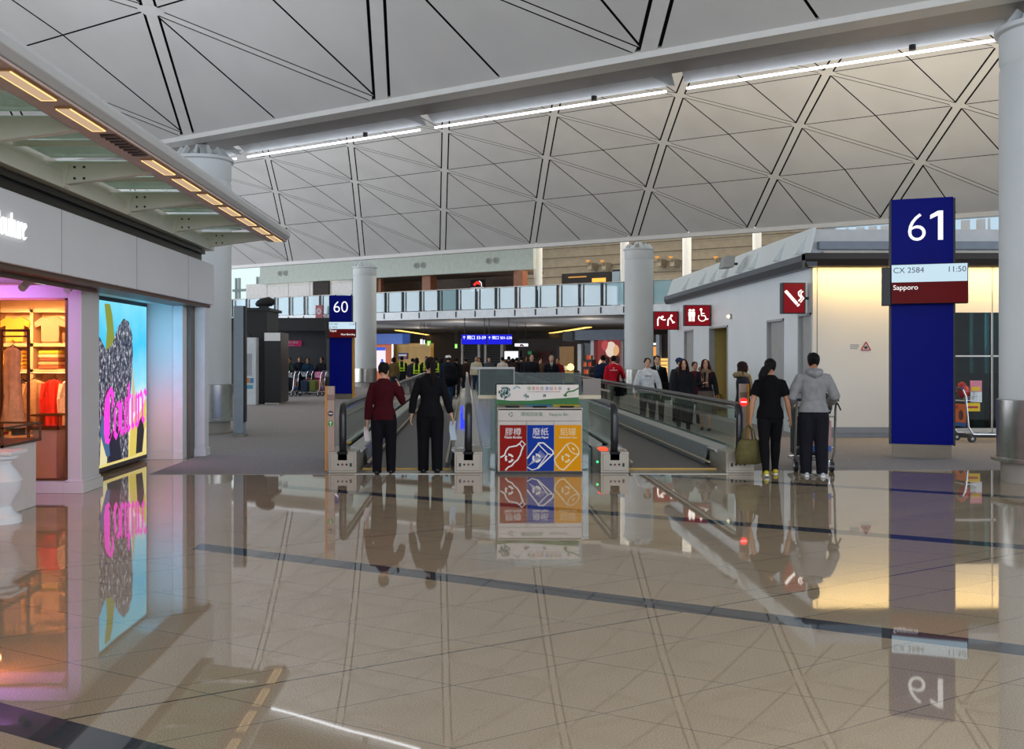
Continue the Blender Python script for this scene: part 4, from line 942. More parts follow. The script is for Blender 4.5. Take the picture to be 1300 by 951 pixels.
# information posts at the walkway entrances
def post(label, x, y, side, h, sym):
    t = thing('info_post', label, 'post', (x, y, 0)); w_ = .055
    b = B(); b.box(-w_, w_, 0, .06, 0, h); b.mk('post', mat('post_pinkish', '#a8907f', .4, .2), t, bev=.005)
    b = B(); b.box(-w_-.025 if side < 0 else w_, -w_ if side < 0 else w_+.025, -.005, .06, .02, h); b.mk('orange_edge', mat('edge_orange', '#d98a1c', .45), t)
    b = B(); b.box(-w_, w_, -.006, 0, h-.2, h-.12); b.mk('cap_plate', mat('cap_brown', '#7d6558', .4, .4), t)
    if sym == 'green':
        b = B(); b.cyl((0,-.006,h-.39), (0,0,h-.39), .04, n=20); b.mk('no_entry_sign', mat('dark_disc', '#3a2424', .4), t)
        b = B(); b.box(-.028, .028, -.008, -.006, h-.397, h-.383); b.mk('white_bar', mat('white_print', '#e9e4e4'), t)
        b = B(); b.cyl((0,-.006,h-.53), (0,0,h-.53), .04, n=20); b.mk('arrow_disc', glow('arrow_green', '#3f8a3a', .7), t)
        b = B(); b.bar([(0,-.009,h-.56),(0,-.009,h-.51)], .012, .004, side=(0,1,0)); b.bar([(-.02,-.009,h-.525),(0,-.009,h-.503),(.02,-.009,h-.525)], .01, .004, side=(0,1,0)); b.mk('arrow', mat('white_print', '#e9e4e4'), t)
    else:
        b = B(); b.cyl((.0,-.008,h-.26), (.0,0,h-.26), .055, n=24); b.mk('no_entry_lamp', glow('no_entry_red', '#ff2020', 2.2), t)
        b = B(); b.box(-.04, .04, -.011, -.008, h-.268, h-.252); b.mk('white_bar', LETTERW, t)
post('slim beige post with orange edge and round symbols left of the left walkway', gx(419.5, 14.6), 14.62, -1, 1.23, 'green')
post('slim post with glowing red no-entry light beside the right walkway end', gx(938, 14.75)+.06, 14.72, 1, 1.26, 'red')

# ------------------------------------------------------------------ recycling bin
t = thing('recycling_bin', 'three-compartment recycling bin with red, blue and yellow panels in front of the walkways', 'bin', (gx(685.5, 14.4), 14.4, 0))
BODY = mat('bin_steel', '#a39a8f', .38, .45, var=.04)
b = B(); b.box(-.6, .6, 0, .5, .03, .93); b.mk('body', BODY, t, bev=.012)
b = B(); b.box(-.6, .6, .01, .5, 0, .03); b.mk('plinth', DARKM, t)
b = B(); b.box(-.59, .59, -.006, 0, .745, .75); b.box(-.19, -.185, -.006, 0, .05, .75); b.box(.192, .197, -.006, 0, .05, .75); b.mk('door_gaps', mat('gap_brown', '#5e564e', .5), t)
WP = mat('panel_white', '#efe9e2', .5)
cols = (('red_panel', '#93150a', '膠樽', 'Plastic Bottles'), ('blue_panel', '#08389a', '廢紙', 'Waste Paper'), ('yellow_panel', '#e69a00', '鋁罐', 'Aluminium Cans'))
for i, (nm, c, zh, en) in enumerate(cols):
    x0 = -.565+i*.385; 
    b = B(); b.box(x0, x0+.375, -.012, 0, .045, .69); p = b.mk(nm, mat(nm, c, .6, var=.02, spec=.15), t)
    cx = x0+.1875; WPi = WP if i < 2 else mat('panel_cream', '#f3d9a0', .5)
    text(zh, .115, (cx, -.014, .555), WPi, p, 'lettering', align='CENTER', ext=.001)
    text(en, .043 if i < 2 else .038, (cx, -.014, .505), WPi, p, 'lettering', align='CENTER', bold=.0012, ext=.001)
    b = B()
    def st(pts, w_=.014): b.bar([(cx+px, -.016, pz) for px, pz in pts], w_*1.45, .004, side=(0,1,0))
    if i == 0:
        st([(-.18,.235),(-.12,.27),(-.1,.33),(-.06,.38),(.05,.4),(.09,.43)]); st([(-.11,.055),(-.07,.1),(-.02,.12),(.02,.17),(.06,.2),(.1,.27),(.12,.34),(.14,.38)])
        st([(.09,.43),(.12,.47),(.17,.42),(.13,.38),(.09,.43)], .012)
    elif i == 1:
        st([(-.19,.22),(-.02,.44),(.04,.44),(.17,.33),(.18,.29),(-.04,.08)]); st([(-.04,.44),(-.0,.39),(.1,.29),(.16,.27)], .01); st([(-.19,.1),(-.12,.06),(-.05,.08),(.1,.28)], .01)
        for k in range(6): st([(-.17+k*.02,.12+k*.012),(.0+k*.016,.33-k*.014)], .0028)
    else:
        st([(-.19,.21),(-.01,.43)]); st([(-.06,.06),(.16,.29)]); st([(-.19,.21),(-.17,.14),(-.12,.08),(-.06,.06)]); 
        st([(.075+.105*math.cos(a*PI/8)*.7-.045*math.sin(a*PI/8)*.7, .36-.09*math.cos(a*PI/8)*.75-.06*math.sin(a*PI/8)*.7) for a in range(17)], .011); st([(.06,.37),(.09,.34)], .016)
    # three chasing arrows
    rx, rz = -.055 if i != 2 else -.03, .225
    for k in range(3):
        a0 = k*2*PI/3+.3; arc = [(rx+.05*math.cos(a0+j*.28), rz+.05*math.sin(a0+j*.28)) for j in range(6)]
        st(arc, .018)
        e = arc[-1]; d = a0+5*.28; st([(e[0]+.018*math.cos(d), e[1]+.018*math.sin(d)), (e[0]-.018*math.cos(d), e[1]-.018*math.sin(d))], .008)
    b.mk('pictogram', WPi, p)
GT = mat('green_print', '#3f7a52', .5)
text('環保回收箱', .062, (-.27, -.004, .82), GT, t, 'lettering', ext=.001); text('Recycle Bin', .058, (.13, -.004, .82), GT, t, 'lettering', ext=.001)
b = B()
for k in range(3):
    a0 = k*2*PI/3+.3; b.bar([(-.41+.026*math.cos(a0+j*.28), -.004, .84+.026*math.sin(a0+j*.28)) for j in range(6)], .013, .004, side=(0,1,0))
b.mk('recycling_mark', GT, t)
b = B(); b.prism([(-.6,.0,.93),(.6,.0,.93),(.6,.3,.965),(-.6,.3,.965)], (0,.0,-.03)); b.mk('sloped_top', BODY, t)
for x, c in ((-.385,'#6f5f55'),(0,'#2f6f9c'),(.385,'#c9a81c')):
    b = B(); b.prism([(x-.19,.1,.944),(x+.19,.1,.944),(x+.19,.26,.963),(x-.19,.26,.963)], (0,-.0,.006)); b.mk('top_band', mat('band_'+c[1:], c, .4), t)
    b = B(); b.tube([(x, .06, .937), (x, .06, .955)], (.1, .055), 20); b.mk('slot', mat('slot_black', '#0b0b0c', .8), t)
# header board
b = B(); b.box(-.6, .575, .28, .31, .93, 1.25); hd = b.mk('header_board', mat('board_cream', '#e6ddd2', .5, var=.02), t, bev=.004)
b = B(); pts = [(-.6,.95),(-.6,1.04),(-.4,1.02),(-.1,1.022),(.15,1.045),(.4,1.06),(.575,1.07),(.575,.95)]
b.prism([(x, .278, z) for x, z in pts], (0,.003,0)); b.mk('green_hill', mat('hill_green', '#1d6a1e', .5), hd)
for i, ch in enumerate('環境有您建設未來'):
    c = ('#3f9a3a','#c93060','#e0703a','#5a4a52','#2f6fc0','#8a6a4c','#e8884a','#5f6c92')[i]
    text(ch, .055, (-.165+i*.062+(.01 if i > 3 else 0), .2785, 1.175), mat('print_'+c[1:], c, .5), hd, 'lettering', ext=.001)
b = B(); b.box(-.165, -.05, .276, .279, 1.147, 1.151); b.mk('green_rule', GT, hd)
for i in range(12):
    c = ('#8a6a4c','#5f6c92','#c93060')[i % 3]; b = B(); b.box(-.04+i*.03, -.02+i*.03, .277, .279, 1.144, 1.154); b.mk('small_print', mat('print_'+c[1:], c, .5), hd)
TG = mat('tree_teal', '#7fa09a', .5); TR = mat('trunk_teal', '#3f6a66', .5)
for x, z, r in ((-.485, 1.14, .09), (-.18, 1.085, .042), (.08, 1.095, .026), (.43, 1.19, .018)):
    b = B()
    for k in range(70 if r > .05 else 22):
        a = random.uniform(0, 6.28); q = r*math.sqrt(random.random()); s_ = r*.1+.003
        b.prism([(x+q*math.cos(a)+s_*math.cos(j*PI/3), .277, z+q*math.sin(a)*.9+s_*math.sin(j*PI/3)) for j in range(6)], (0,.002,0))
    b.mk('tree_crown', TG, hd)
    b = B(); b.bar([(x, .2765, z-r*1.25), (x, .2765, z+r*.3)], max(.004, r*.1), .002, side=(0,1,0)); b.bar([(x-r*.5, .2765, z+r*.4), (x, .2765, z-r*.4), (x+r*.5, .2765, z+r*.4)], max(.003, r*.07), .002, side=(0,1,0)); b.mk('tree_trunk', TR, hd)
b = B(); b.bar([(-.36,.277,1.19),(-.31,.277,1.225),(-.28,.277,1.21),(-.26,.277,1.2)], .014, .002, side=(0,1,0)); b.mk('teal_roof_mark', mat('roof_teal', '#2f9aa6', .5), hd)
b = B(); b.bar([(.36,.277,1.09),(.42,.277,1.15),(.5,.277,1.16),(.575,.277,1.2)], .02, .002, side=(0,1,0)); b.bar([(.38,.276,1.08),(.4,.276,1.11)], .03, .002, side=(0,1,0)); b.mk('green_branch', mat('hill_green', '#1d6a1e'), hd)
b = B()
for k in range(6): b.bar([(.42+k*.022,.2762,1.08),(.43+k*.022,.2762,1.13+.01*(k % 3))], .006, .002, side=(0,1,0))
b.mk('pale_skyline', mat('sky_pale', '#d9e4cf', .5), hd)

# ------------------------------------------------------------------ luggage trolleys
CHROME = mat('trolley_chrome', '#c3c6ca', .22, .9, var=.03)
def trolley(label, x, y, rz, ad='#b48a86', group='luggage trolleys'):
    """local: handle at -y, platform towards +y"""
    t = thing('luggage_trolley', label, 'trolley', (x, y, 0), rz, group)
    b = B()
    for s_ in (-1, 1):
        b.tube([(s_*.27,-.42,1.02),(s_*.27,-.36,.9),(s_*.27,-.3,.3),(s_*.26,-.2,.16),(s_*.2,.6,.14),(s_*.06,.72,.13)], .017, 8)
    b.tube([(-.27,-.3,.35),(.27,-.3,.35)], .014, 8); b.tube([(-.27,-.34,.8),(.27,-.34,.8)], .014, 8)
    for q in (-.05, .2, .45): b.tube([(-.23,q,.145),(.23,q,.145)], .012, 8)
    b.mk('frame', CHROME, t, True)
    b = B(); b.tube([(-.3,-.44,1.04),(.3,-.44,1.04)], .022, 10); b.mk('handle_bar', mat('handle_blue', '#2b3f74', .5), t, True)
    b = B(); b.tube([(.2,-.44,1.06),(.27,-.52,.98),(.3,-.55,.9)], .012, 6); b.mk('brake_lever', BLACK, t, True)
    b = B(); b.box(-.22, .22, -.335, -.32, .38, .74); p = b.mk('advert_panel', mat('advert_'+ad[1:], ad, .5), t)
    b = B(); b.box(-.2, -.02, -.34, -.335, .64, .7); b.mk('red_word', mat('advert_red', '#a8323c', .5), p)
    b = B(); b.ell((.08,-.336,.52), (.08,.006,.1)); b.mk('dark_picture', mat('advert_dark', '#463036', .5), p)
    b = B(); b.box(-.22, .22, -.336, -.32, .3, .38); b.mk('blue_strip', mat('strip_blue', '#2f5fa8', .5), t)
    b = B(); b.box(-.2, .2, -.33, -.1, .8, .81)
    for q in range(7): b.tube([(-.2+q*.0667,-.1,.8),(-.2+q*.0667,-.08,.98)], .005, 6)
    for z in (.88, .98):
        b.tube([(-.2,-.33,z),(-.2,-.08,z),(.2,-.08,z),(.2,-.33,z)], .006, 6)
    b.mk('basket', CHROME, t)
    for s_, yy in ((-1,-.22),(1,-.22),(0,.66)):
        xs = s_*.25; b = B(); b.cyl((xs-.025,yy,.075), (xs+.025,yy,.075), .075, n=18); wq = b.mk('wheel', RUBBER, t, True)
        b = B(); b.cyl((xs-.028,yy,.075), (xs+.028,yy,.075), .03, n=12); b.mk('hub', CHROME, wq)
        b = B(); b.bar([(xs-.035,yy,.07),(xs-.035,yy,.17)], .012, .03); b.mk('fork', CHROME, t)
    return t
t0_ = trolley('luggage trolley pushed by the man in the grey hoodie', gx(1036, 15.0)-.1, 14.95, -.12)
def suitcase(label, x, y, z, rz, c, w_=.4, h=.6, d=.24, group=None, base=0):
    t = thing('suitcase', label, 'suitcase', (x, y, z), rz, group)
    b = B(); b.box(-w_/2, w_/2, -d/2, d/2, .03, h); b.mk('shell', mat('case_'+c[1:], c, .5, var=.1), t, bev=.04)
    b = B()
    for q in (-1, 1): b.cyl((q*w_*.36-.015,0,.02), (q*w_*.36+.015,0,.02), .02, n=8)
    b.mk('wheels', RUBBER, t)
    b = B(); b.tube([(-.08,0,h-.01),(-.08,0,h+.04),(.08,0,h+.04),(.08,0,h-.01)], .012, 6); b.mk('handle', BLACK, t)
    b = B(); b.box(-w_*.35, w_*.35, -d/2-.012, -d/2, h*.2, h*.75); b.mk('front_pocket', mat('case_'+c[1:], c), t, bev=.01)
    return t
suitcase('dark upright suitcase on the trolley pushed by the man in the grey hoodie', gx(1036, 15.0)-.06, 15.25, .16, -.12, '#1c1d20', .42, .75, .3)
b = B(); b.tube([(0,0,0),(0,.01,.08),(0,.02,.2),(0,.03,.3)], [(.1,.07),(.13,.09),(.12,.09),(.06,.04)], 14, side=(1,0,0)); o = tag(b.mk('black_bag', mat('goods_black', '#121214', .6), smooth='all'), 'black bag in the basket of the trolley pushed by the man in grey', 'bag'); o.location = (gx(1036, 15)+.02, 14.74, .83)
# trolley behind the pylon, filled with goods
t1_ = trolley('luggage trolley loaded with colourful goods right of the gate 61 pylon', 9.9, 19.95, -1.45, '#c9622c')
for i, (dx, z, c, nm, lb, sz) in enumerate(((-.02, .82, '#d8401c', 'orange_bag', 'orange plastic bag in the trolley basket right of gate 61', (.1,.1,.12)), (-.14, .82, '#a01c28', 'red_bag', 'dark red bag in the trolley basket right of gate 61', (.08,.1,.16)), (.1, .82, '#2b2228', 'dark_bag', 'dark bag in the trolley basket right of gate 61', (.07,.08,.13)))):
    b = B(); b.ell((9.69+dx*.6, 19.93+dx*.5, z+.03+sz[2]), sz, 12)
    for v_ in b.bm.verts: v_.co += V((random.uniform(-.012,.012), random.uniform(-.012,.012), random.uniform(-.012,.012)))
    tag(b.mk('goods_bag', mat('goods_'+c[1:], c, .5), smooth='all'), lb, 'bag', 'bags in the trolley basket')
t = thing('price_placard', 'pink and white placard standing on the trolley right of gate 61', 'placard', (9.87, 19.83, .77))
b = B(); b.box(-.11, .11, -.01, .01, .2, .42); b.mk('pink_half', mat('placard_pink', '#e08aa0', .5), t)
b = B(); b.box(-.11, .11, -.01, .01, .0, .2); b.mk('white_half', mat('placard_white', '#dfe6ea', .5), t)
b = B(); b.box(-.09, .07, -.014, -.01, .22, .3); b.mk('yellow_mark', mat('placard_yellow', '#e8c41c', .5), t)
t = thing('yellow_placard', 'yellow notice hanging on the trolley frame right of gate 61', 'placard', (9.75, 19.72, .6))
b = B(); b.box(-.14, .14, -.008, .008, 0, .16); b.mk('board', mat('placard_yellow', '#e8c41c'), t)
b = B(); b.box(-.1, .1, -.011, -.008, .06, .1); b.mk('print', mat('advert_red', '#a8323c'), t)
# trolley queue by the dark recess on the left
def on(tx, ty, rz, dy, dx=0): c, q = math.cos(rz), math.sin(rz); return (tx+c*dx-q*dy, ty+q*dx+c*dy)
for x, y, rz, lb, cases in (
    (353, 44.0, 1.25, 'silver luggage trolley with red and white bags, leftmost in the dark recess', (('#b02a2a', .25, .17, .5, 'red suitcase on the leftmost trolley in the dark recess'), ('#cfcfd0', .25, .69, .3, 'white bag on top of the red suitcase in the dark recess'))),
    (366, 42.5, 1.4, 'silver luggage trolley with a dark case, front left in the dark recess', (('#26282c', .25, .17, .55, 'dark suitcase on the front left trolley in the dark recess'),)),
    (383, 44.3, 1.3, 'silver luggage trolley with a navy case, at the back of the dark recess', (('#1d2c44', .25, .17, .6, 'navy suitcase on the back trolley in the dark recess'),)),
    (400, 42.8, 1.35, 'silver luggage trolley with olive and blue cases beside gate 60', (('#6f7a2a', .05, .17, .5, 'olive suitcase on the trolley beside gate 60'), ('#1f3a5a', .42, .17, .5, 'blue suitcase on the trolley beside gate 60'))),
    (412, 44.2, 1.4, 'silver luggage trolley with pink and red bags, half behind gate 60', (('#c22a44', .25, .17, .5, 'red suitcase on the trolley half behind gate 60'), ('#e04a9a', .25, .69, .32, 'pink bag on top of the red suitcase beside gate 60')))):
    dup(t0_, (gx(x, y), y, .006), rz, lb, 'luggage trolleys in the dark recess')
    for c, dy, z, h, l2 in cases:
        px, py = on(gx(x, y), y, rz, dy); suitcase(l2, px, py, z, rz, c, .4, h, .28, 'cases on the recess trolleys')
# ------------------------------------------------------------------ people
def remeshed(b, name, m, parent, voxel, smooth=3):
    bmesh.ops.recalc_face_normals(b.bm, faces=b.bm.faces[:])
    me = bpy.data.meshes.new('tmp'); b.bm.to_mesh(me); b.bm.free()
    o = bpy.data.objects.new('tmp', me); COL.objects.link(o)
    r = o.modifiers.new('r', 'REMESH'); r.mode = 'VOXEL'; r.voxel_size = voxel; r.use_smooth_shade = True
    s = o.modifiers.new('s', 'SMOOTH'); s.iterations = smooth; s.factor = .5
    dg = bpy.context.evaluated_depsgraph_get(); dg.update()
    out = bpy.data.meshes.new_from_object(o.evaluated_get(dg))
    bpy.data.objects.remove(o); bpy.data.meshes.remove(me)
    out.name = name; out.materials.clear(); out.materials.append(m)
    for p in out.polygons: p.use_smooth = True
    r = bpy.data.objects.new(name, out); COL.objects.link(r); r.parent = parent
    return r
SKIN = [mat('skin_light', '#d3a184', .5, var=.05, scale=15), mat('skin_tan', '#b98462', .5, var=.05, scale=15), mat('skin_brown', '#8f6148', .5, var=.05, scale=15)]
EYE = mat('eye_dark', '#1b1310', .25, var=0); LIP = mat('lip', '#9b5148', .5, var=0)
def cloth(c): return mat('fabric_'+c[1:], c, .85, var=.14, scale=14, spec=.15, bump=.25, bscale=60)
def hairm(c): return mat('hair_'+c[1:], c, .65, spec=.15, var=.3, scale=30, bump=.5, bscale=90)
def dirv(v): return V(v).normalized()

def person(label, at_, yaw, H=1.68, arms=None, legs=((6, 4), (-4, 6)), lean=0, head=(0, 0), skin=0, top=None, bottom=None, shoes='#17171a', hair=('short', '#15110f'), vox=.012, female=False, feet_z=0.0, far=False, extra=None):
    """local frame: faces +y, x to its right, z up; yaw 0 turns the back to the photo's viewer"""
    k = H*.975/1.7
    t = thing('person', label, 'person', (at_[0], at_[1], feet_z), yaw); t.scale = (k, k, k)
    rad = math.radians
    R = Matrix.Rotation(-rad(lean), 3, 'X'); PV = V((0, 0, .95))
    def U(p): return PV+R@(V(p)-PV)
    arms = arms or {}
    sw_ = .165 if female else .182; hw = .088
    # legs
    LG = []
    for sd, (f, b_) in zip((-1, 1), legs):
        hip = V((sd*hw, 0, .90)); th = V((sd*.03, math.sin(rad(f)), -math.cos(rad(f)))).normalized()
        knee = hip+th*.42; sh = V((0, math.sin(rad(f-b_)), -math.cos(rad(f-b_)))); ank = knee+sh*.405
        LG.append((hip, knee, ank, f-b_))
    zmin = min(l[2].z for l in LG)-.075
    dz = V((0, 0, -zmin))
    LG = [(a+dz, b_+dz, c+dz, g) for a, b_, c, g in LG]; PV += dz
    oldU = U
    def U(p): return PV+R@(V(p)+dz-PV)
    # arms: (upper dir, fore dir), left is index 0 (x<0)
    AR = []
    for sd, key in ((-1, 'L'), (1, 'R')):
        u, f = arms.get(key, ((sd*.16, -.03, -1), (sd*.06, .14, -1)))
        sh = U((sd*sw_, 0, 1.36)); el = sh+dirv(u)*.285; wr = el+dirv(f)*.245
        AR.append((sd, sh, el, wr, dirv(f)))
    hy, hp = head; HR = Matrix.Rotation(rad(hy), 3, 'Z')@Matrix.Rotation(-rad(hp), 3, 'X')
    HC = U((0, .005, 1.475))
    def Hd(p): return HC+HR@V(p)
    b = B(); wd = .93 if female else 1.0
    sec = [(.80,.12,.085,0),(.86,.16*(1.03 if female else 1),.105,0),(.95,.165,.112,0),(1.04,.14*wd,.1,0),(1.12,.132*wd,.098,.005),(1.24,.158*wd,.115,.012),(1.33,.168*wd,.105,.0),(1.385,.14*wd,.082,-.008),(1.43,.078,.062,-.01),(1.475,.055,.055,0)]
    b.tube([U((0, y, z)) for z, rx, ry, y in sec], [(rx, ry) for z, rx, ry, y in sec], 16, side=(1,0,0))
    b.tube([U((0,-.012,1.43)), Hd((0,0,.0)), Hd((0,.005,.1))], [(.056,.058),(.05,.054),(.05,.055)], 12, side=(1,0,0))
    hd = [(-.0,.045,.022,.022),(.012,.042,.04,.045),(.04,.025,.054,.066),(.075,.012,.064,.082),(.11,.004,.07,.091),(.145,-.004,.073,.095),(.18,-.01,.069,.09),(.205,-.014,.055,.073),(.222,-.015,.033,.045),(.228,-.015,.01,.014)]
    b.tube([Hd((0, y, z)) for z, y, rx, ry in hd], [(rx, ry) for z, y, rx, ry in hd], 18, side=HR@V((1,0,0)))
    b.tube([Hd((0,.092,.13)), Hd((0,.106,.098)), Hd((0,.118,.078)), Hd((0,.092,.066))], [(.01,.008),(.012,.011),(.018,.014),(.012,.008)], 8, side=HR@V((1,0,0)))
    b.ell(Hd((0,.083,.045)), (.022,.014,.011), 8)
    for sd in (-1, 1):
        b.ell(Hd((sd*.073,-.005,.1)), (.01,.02,.032), 8)
    for sd, sh, el, wr, fd in AR:
        b.tube([U((sd*(sw_-.08), 0, 1.365)), sh, sh+(el-sh)*.35, el, el+(wr-el)*.3, wr], [.046,.048,.046,.038,.039,(.028,.022)], 10)
        # hand: palm, four fingers, a thumb
        wax = V((0,1,0))-fd*fd.y
        if wax.length < .3: wax = V((0,0,1))-fd*fd.z
        wax.normalize(); nrm = fd.cross(wax)*(1 if fd.cross(wax).x*sd < 0 else -1)   # palm looks to the body
        pe = wr+fd*.085
        b.tube([wr-fd*.01, wr+fd*.03, pe], [(.026,.02),(.036,.016),(.04,.014)], 10, side=wax)
        for q, ln in zip((-1.5,-.5,.5,1.5), (.058,.075,.08,.07)):
            p0 = pe+wax*q*.0205-fd*.008; p1 = p0+(fd+nrm*.2).normalized()*ln*.55; p2 = p1+(fd+nrm*.9).normalized()*ln*.5
            b.tube([p0, p1, p2], [.0095,.009,.0075], 6)
        p0 = wr+fd*.03+wax*.03; p1 = p0+(fd*.6+wax*.7+nrm*.3).normalized()*.04; p2 = p1+(fd*.9+wax*.2+nrm*.5).normalized()*.032
        b.tube([p0, p1, p2], [.0125,.011,.009], 6)
    for hip, knee, ank, g in LG:
        b.tube([hip+V((0,0,.03)), hip+(knee-hip)*.35, knee, knee+(ank-knee)*.3, ank, ank-V((0,0,.04))], [.088,.08,.055,.056,.038,.036], 12)
        fr = V((0, math.cos(rad(g*.5-2)), math.sin(rad(g*.5-2)) if g > 0 else math.sin(rad(g))*.8)).normalized() if False else None
        pit = 0 if abs(g) < 12 else g*.7
        fwd = V((0, math.cos(rad(pit)), math.sin(rad(pit))))
        b.tube([ank-V((0,0,.03))-fwd*.04, ank-V((0,0,.04))+fwd*.05, ank-V((0,0,.055))+fwd*.13], [(.032,.035),(.036,.03),(.036,.018)], 10, side=(1,0,0))
    remeshed(b, 'body', SKIN[skin], t, vox if vox < .012 else vox)
    # eyes and mouth
    b = B()
    for sd in (-1, 1): b.ell(Hd((sd*.029,.086,.113)), (.012,.008,.0065), 8)
    b.mk('eyes', EYE, t, 'all')
    b = B(); b.ell(Hd((0,.094,.046)), (.021,.007,.006), 8); b.mk('mouth', LIP, t, 'all')
    b = B()
    for sd in (-1, 1): b.ell(Hd((sd*.03,.089,.132)), (.016,.007,.0035), 8)
    b.mk('eyebrows', hairm(hair[1]), t, 'all')
    # trousers / skirt
    bt = dict(col='#15161a', w=.024, cuff=.066, kind='trousers'); bt.update(bottom or {})
    b = B()
    sec = [(.775,.12,.1),(.84,.165,.122),(.9,.178,.125),(.97,.172,.122),(1.04,.15,.11)]
    b.tube([U((0, 0, z)) for z, _, _ in sec], [(x, y) for _, x, y in sec], 16, side=(1,0,0))
    if bt['kind'] == 'trousers':
        for hip, knee, ank, g in LG:
            w_ = bt['w']; e = ank-V((0, 0, .045))
            b.tube([hip+V((0,0,.02)), hip+(knee-hip)*.3, knee, knee+(ank-knee)*.35, ank+(knee-ank)*.1, e], [.09+w_*.6,.085+w_,.06+w_,.057+w_,bt['cuff'],bt['cuff']], 14)
    else:
        zt = bt.get('hem', .5)
        b.tube([U((0,0,.9)), V((0,0,.75))+dz, V((0,0,zt))+dz], [(.18,.13),(.2,.16),bt.get('flare', (.23,.2))], 18, side=(1,0,0))
    remeshed(b, 'trousers' if bt['kind'] == 'trousers' else 'skirt', cloth(bt['col']), t, max(vox, .01))
    # top
    tp = dict(col='#1a1a1e', hem=.86, sleeve=1.0, pad=.018, flare=1.0, name='jacket'); tp.update(top or {})
    b = B(); p = tp['pad']; hm = tp['hem']
    sec = [(1.04,.148*wd,.108,0),(1.12,.145*wd,.108,.005),(1.24,.168*wd,.122,.012),(1.33,.176*wd,.113,0),(1.385,.15*wd,.09,-.008),(1.43,.092,.07,-.01),(1.465,.062,.062,-.005)]
    pre = [(hm, (.178+max(0, 1-hm)*.03)*tp['flare'], .13*tp['flare'], 0)]
    if hm < .95: pre += [(.95, .172, .122, 0)] if hm > .7 else [(.8,.18*(.5+.5*tp['flare']),.135,0),(.95,.17,.125,0)]
    sec = pre+sec
    b.tube([U((0, y, z)) for z, rx, ry, y in sec], [(rx+p*.6, ry+p*.6) for z, rx, ry, y in sec], 18, side=(1,0,0))
    for sd, sh, el, wr, fd in AR:
        s_ = tp['sleeve']; ic = U((sd*(sw_-.08), 0, 1.365))
        if s_ >= .55:
            e = el+(wr-el)*min(1, (s_-.5)*2)
            b.tube([ic, sh, sh+(el-sh)*.4, el, el+(e-el)*.5, e], [.046+p*.7,.05+p*.6,.051+p*.7,.046+p*.8,.044+p*.8,.036+p*.8], 12)
        else:
            e = sh+(el-sh)*s_*2; b.tube([ic, sh, e], [.046+p*.7,.05+p*.6,.056+p], 12)
    if tp.get('hood'): 
        b.tube([U((-.1,-.04,1.455)), U((-.06,-.115,1.43)), U((0,-.14,1.41)), U((.06,-.115,1.43)), U((.1,-.04,1.455))], [.03,.05,.058,.05,.03], 10)
        b.tube([U((-.085,.03,1.45)), U((-.1,-.04,1.465)), U((0,-.1,1.48)), U((.1,-.04,1.465)), U((.085,.03,1.45))], .024, 8)
    o = remeshed(b, tp['name'], cloth(tp['col']), t, max(vox, .01))
    # collar / scarf / strap extras
    if tp.get('fur'):
        b = B(); ring = [U((.13*math.cos(a), .0+.12*math.sin(a)-.02, 1.435+.03*math.sin(a+2))) for a in [i*PI/8 for i in range(17)]]
        b.tube(ring, .048, 10, cap=False)
        b.tube([U((-.06,.12,1.42)), U((-.05,.15,1.25)), U((-.05,.15,1.05))], .035, 8); b.tube([U((.06,.12,1.42)), U((.05,.15,1.25)), U((.05,.15,1.05))], .035, 8)
        for v_ in b.bm.verts: v_.co += V((random.uniform(-1,1), random.uniform(-1,1), random.uniform(-1,1)))*.012
        b.mk('fur_trim', cloth(tp['fur']), t, 'all')
    if tp.get('shirt'):
        b = B(); b.prism([U((-.045,.112,1.45)), U((.045,.112,1.45)), U((0,.14,1.24))], R@V((0,.012,0))); b.mk('shirt_front', mat('shirt_white', '#dcdfe2', .7), t)
        b = B(); b.prism([U((-.014,.128,1.43)), U((.014,.128,1.43)), U((.02,.15,1.27)), U((0,.153,1.24)), U((-.02,.15,1.27))], R@V((0,.006,0))); b.mk('tie', mat('tie_black', '#141416', .6), t)
    if tp.get('vest'):
        b = B()
        for sd in (-1, 1):
            for sy in (-1, 1): b.tube([U((sd*.09, sy*.06, 1.44)), U((sd*.105, sy*.125, 1.34)), U((sd*.1, sy*.145, 1.2)), U((sd*.1, sy*.14, 1.02))], (.03,.008), 8, side=(1,0,0))
        for z in (1.05, 1.16): b.tube([U((.172*math.cos(a*PI/10), .142*math.sin(a*PI/10), z)) for a in range(21)], (.026,.008), 6, side=(0,0,1), cap=False)
        b.mk('safety_vest', glow('hivis_yellow', '#c8f03a', .55) if False else mat('hivis_yellow', '#c9f22e', .6, em='#c9f22e', es=.0), t, 'all')
    if tp.get('print'):
        b = B()
        for i in range(9): b.box(-.075+i*.017, -.063+i*.017, .132, .15, 1.265, 1.285)
        b.bm.transform(Matrix.Translation(dz)); b.mk('chest_print', mat('print_dark', '#2b2d33', .6), t)
    # hair
    st, hc = hair; b = B()
    if st != 'bald':
        cap = [(.062,-.055,.055,.05),(.09,-.035,.074,.078),(.125,-.022,.083,.096),(.16,-.017,.084,.101),(.19,-.017,.078,.093),(.215,-.018,.06,.073),(.235,-.018,.032,.042),(.241,-.018,.008,.01)]
        if st in ('bob', 'long'): cap = [(.0,-.04,.075,.06),(.04,-.045,.085,.068)]+[(z, y, rx*1.05, ry*1.02) for z, y, rx, ry in cap[1:]]
        b.tube([Hd((0, y, z)) for z, y, rx, ry in cap], [(rx, ry) for z, y, rx, ry in cap], 18, side=HR@V((1,0,0)))
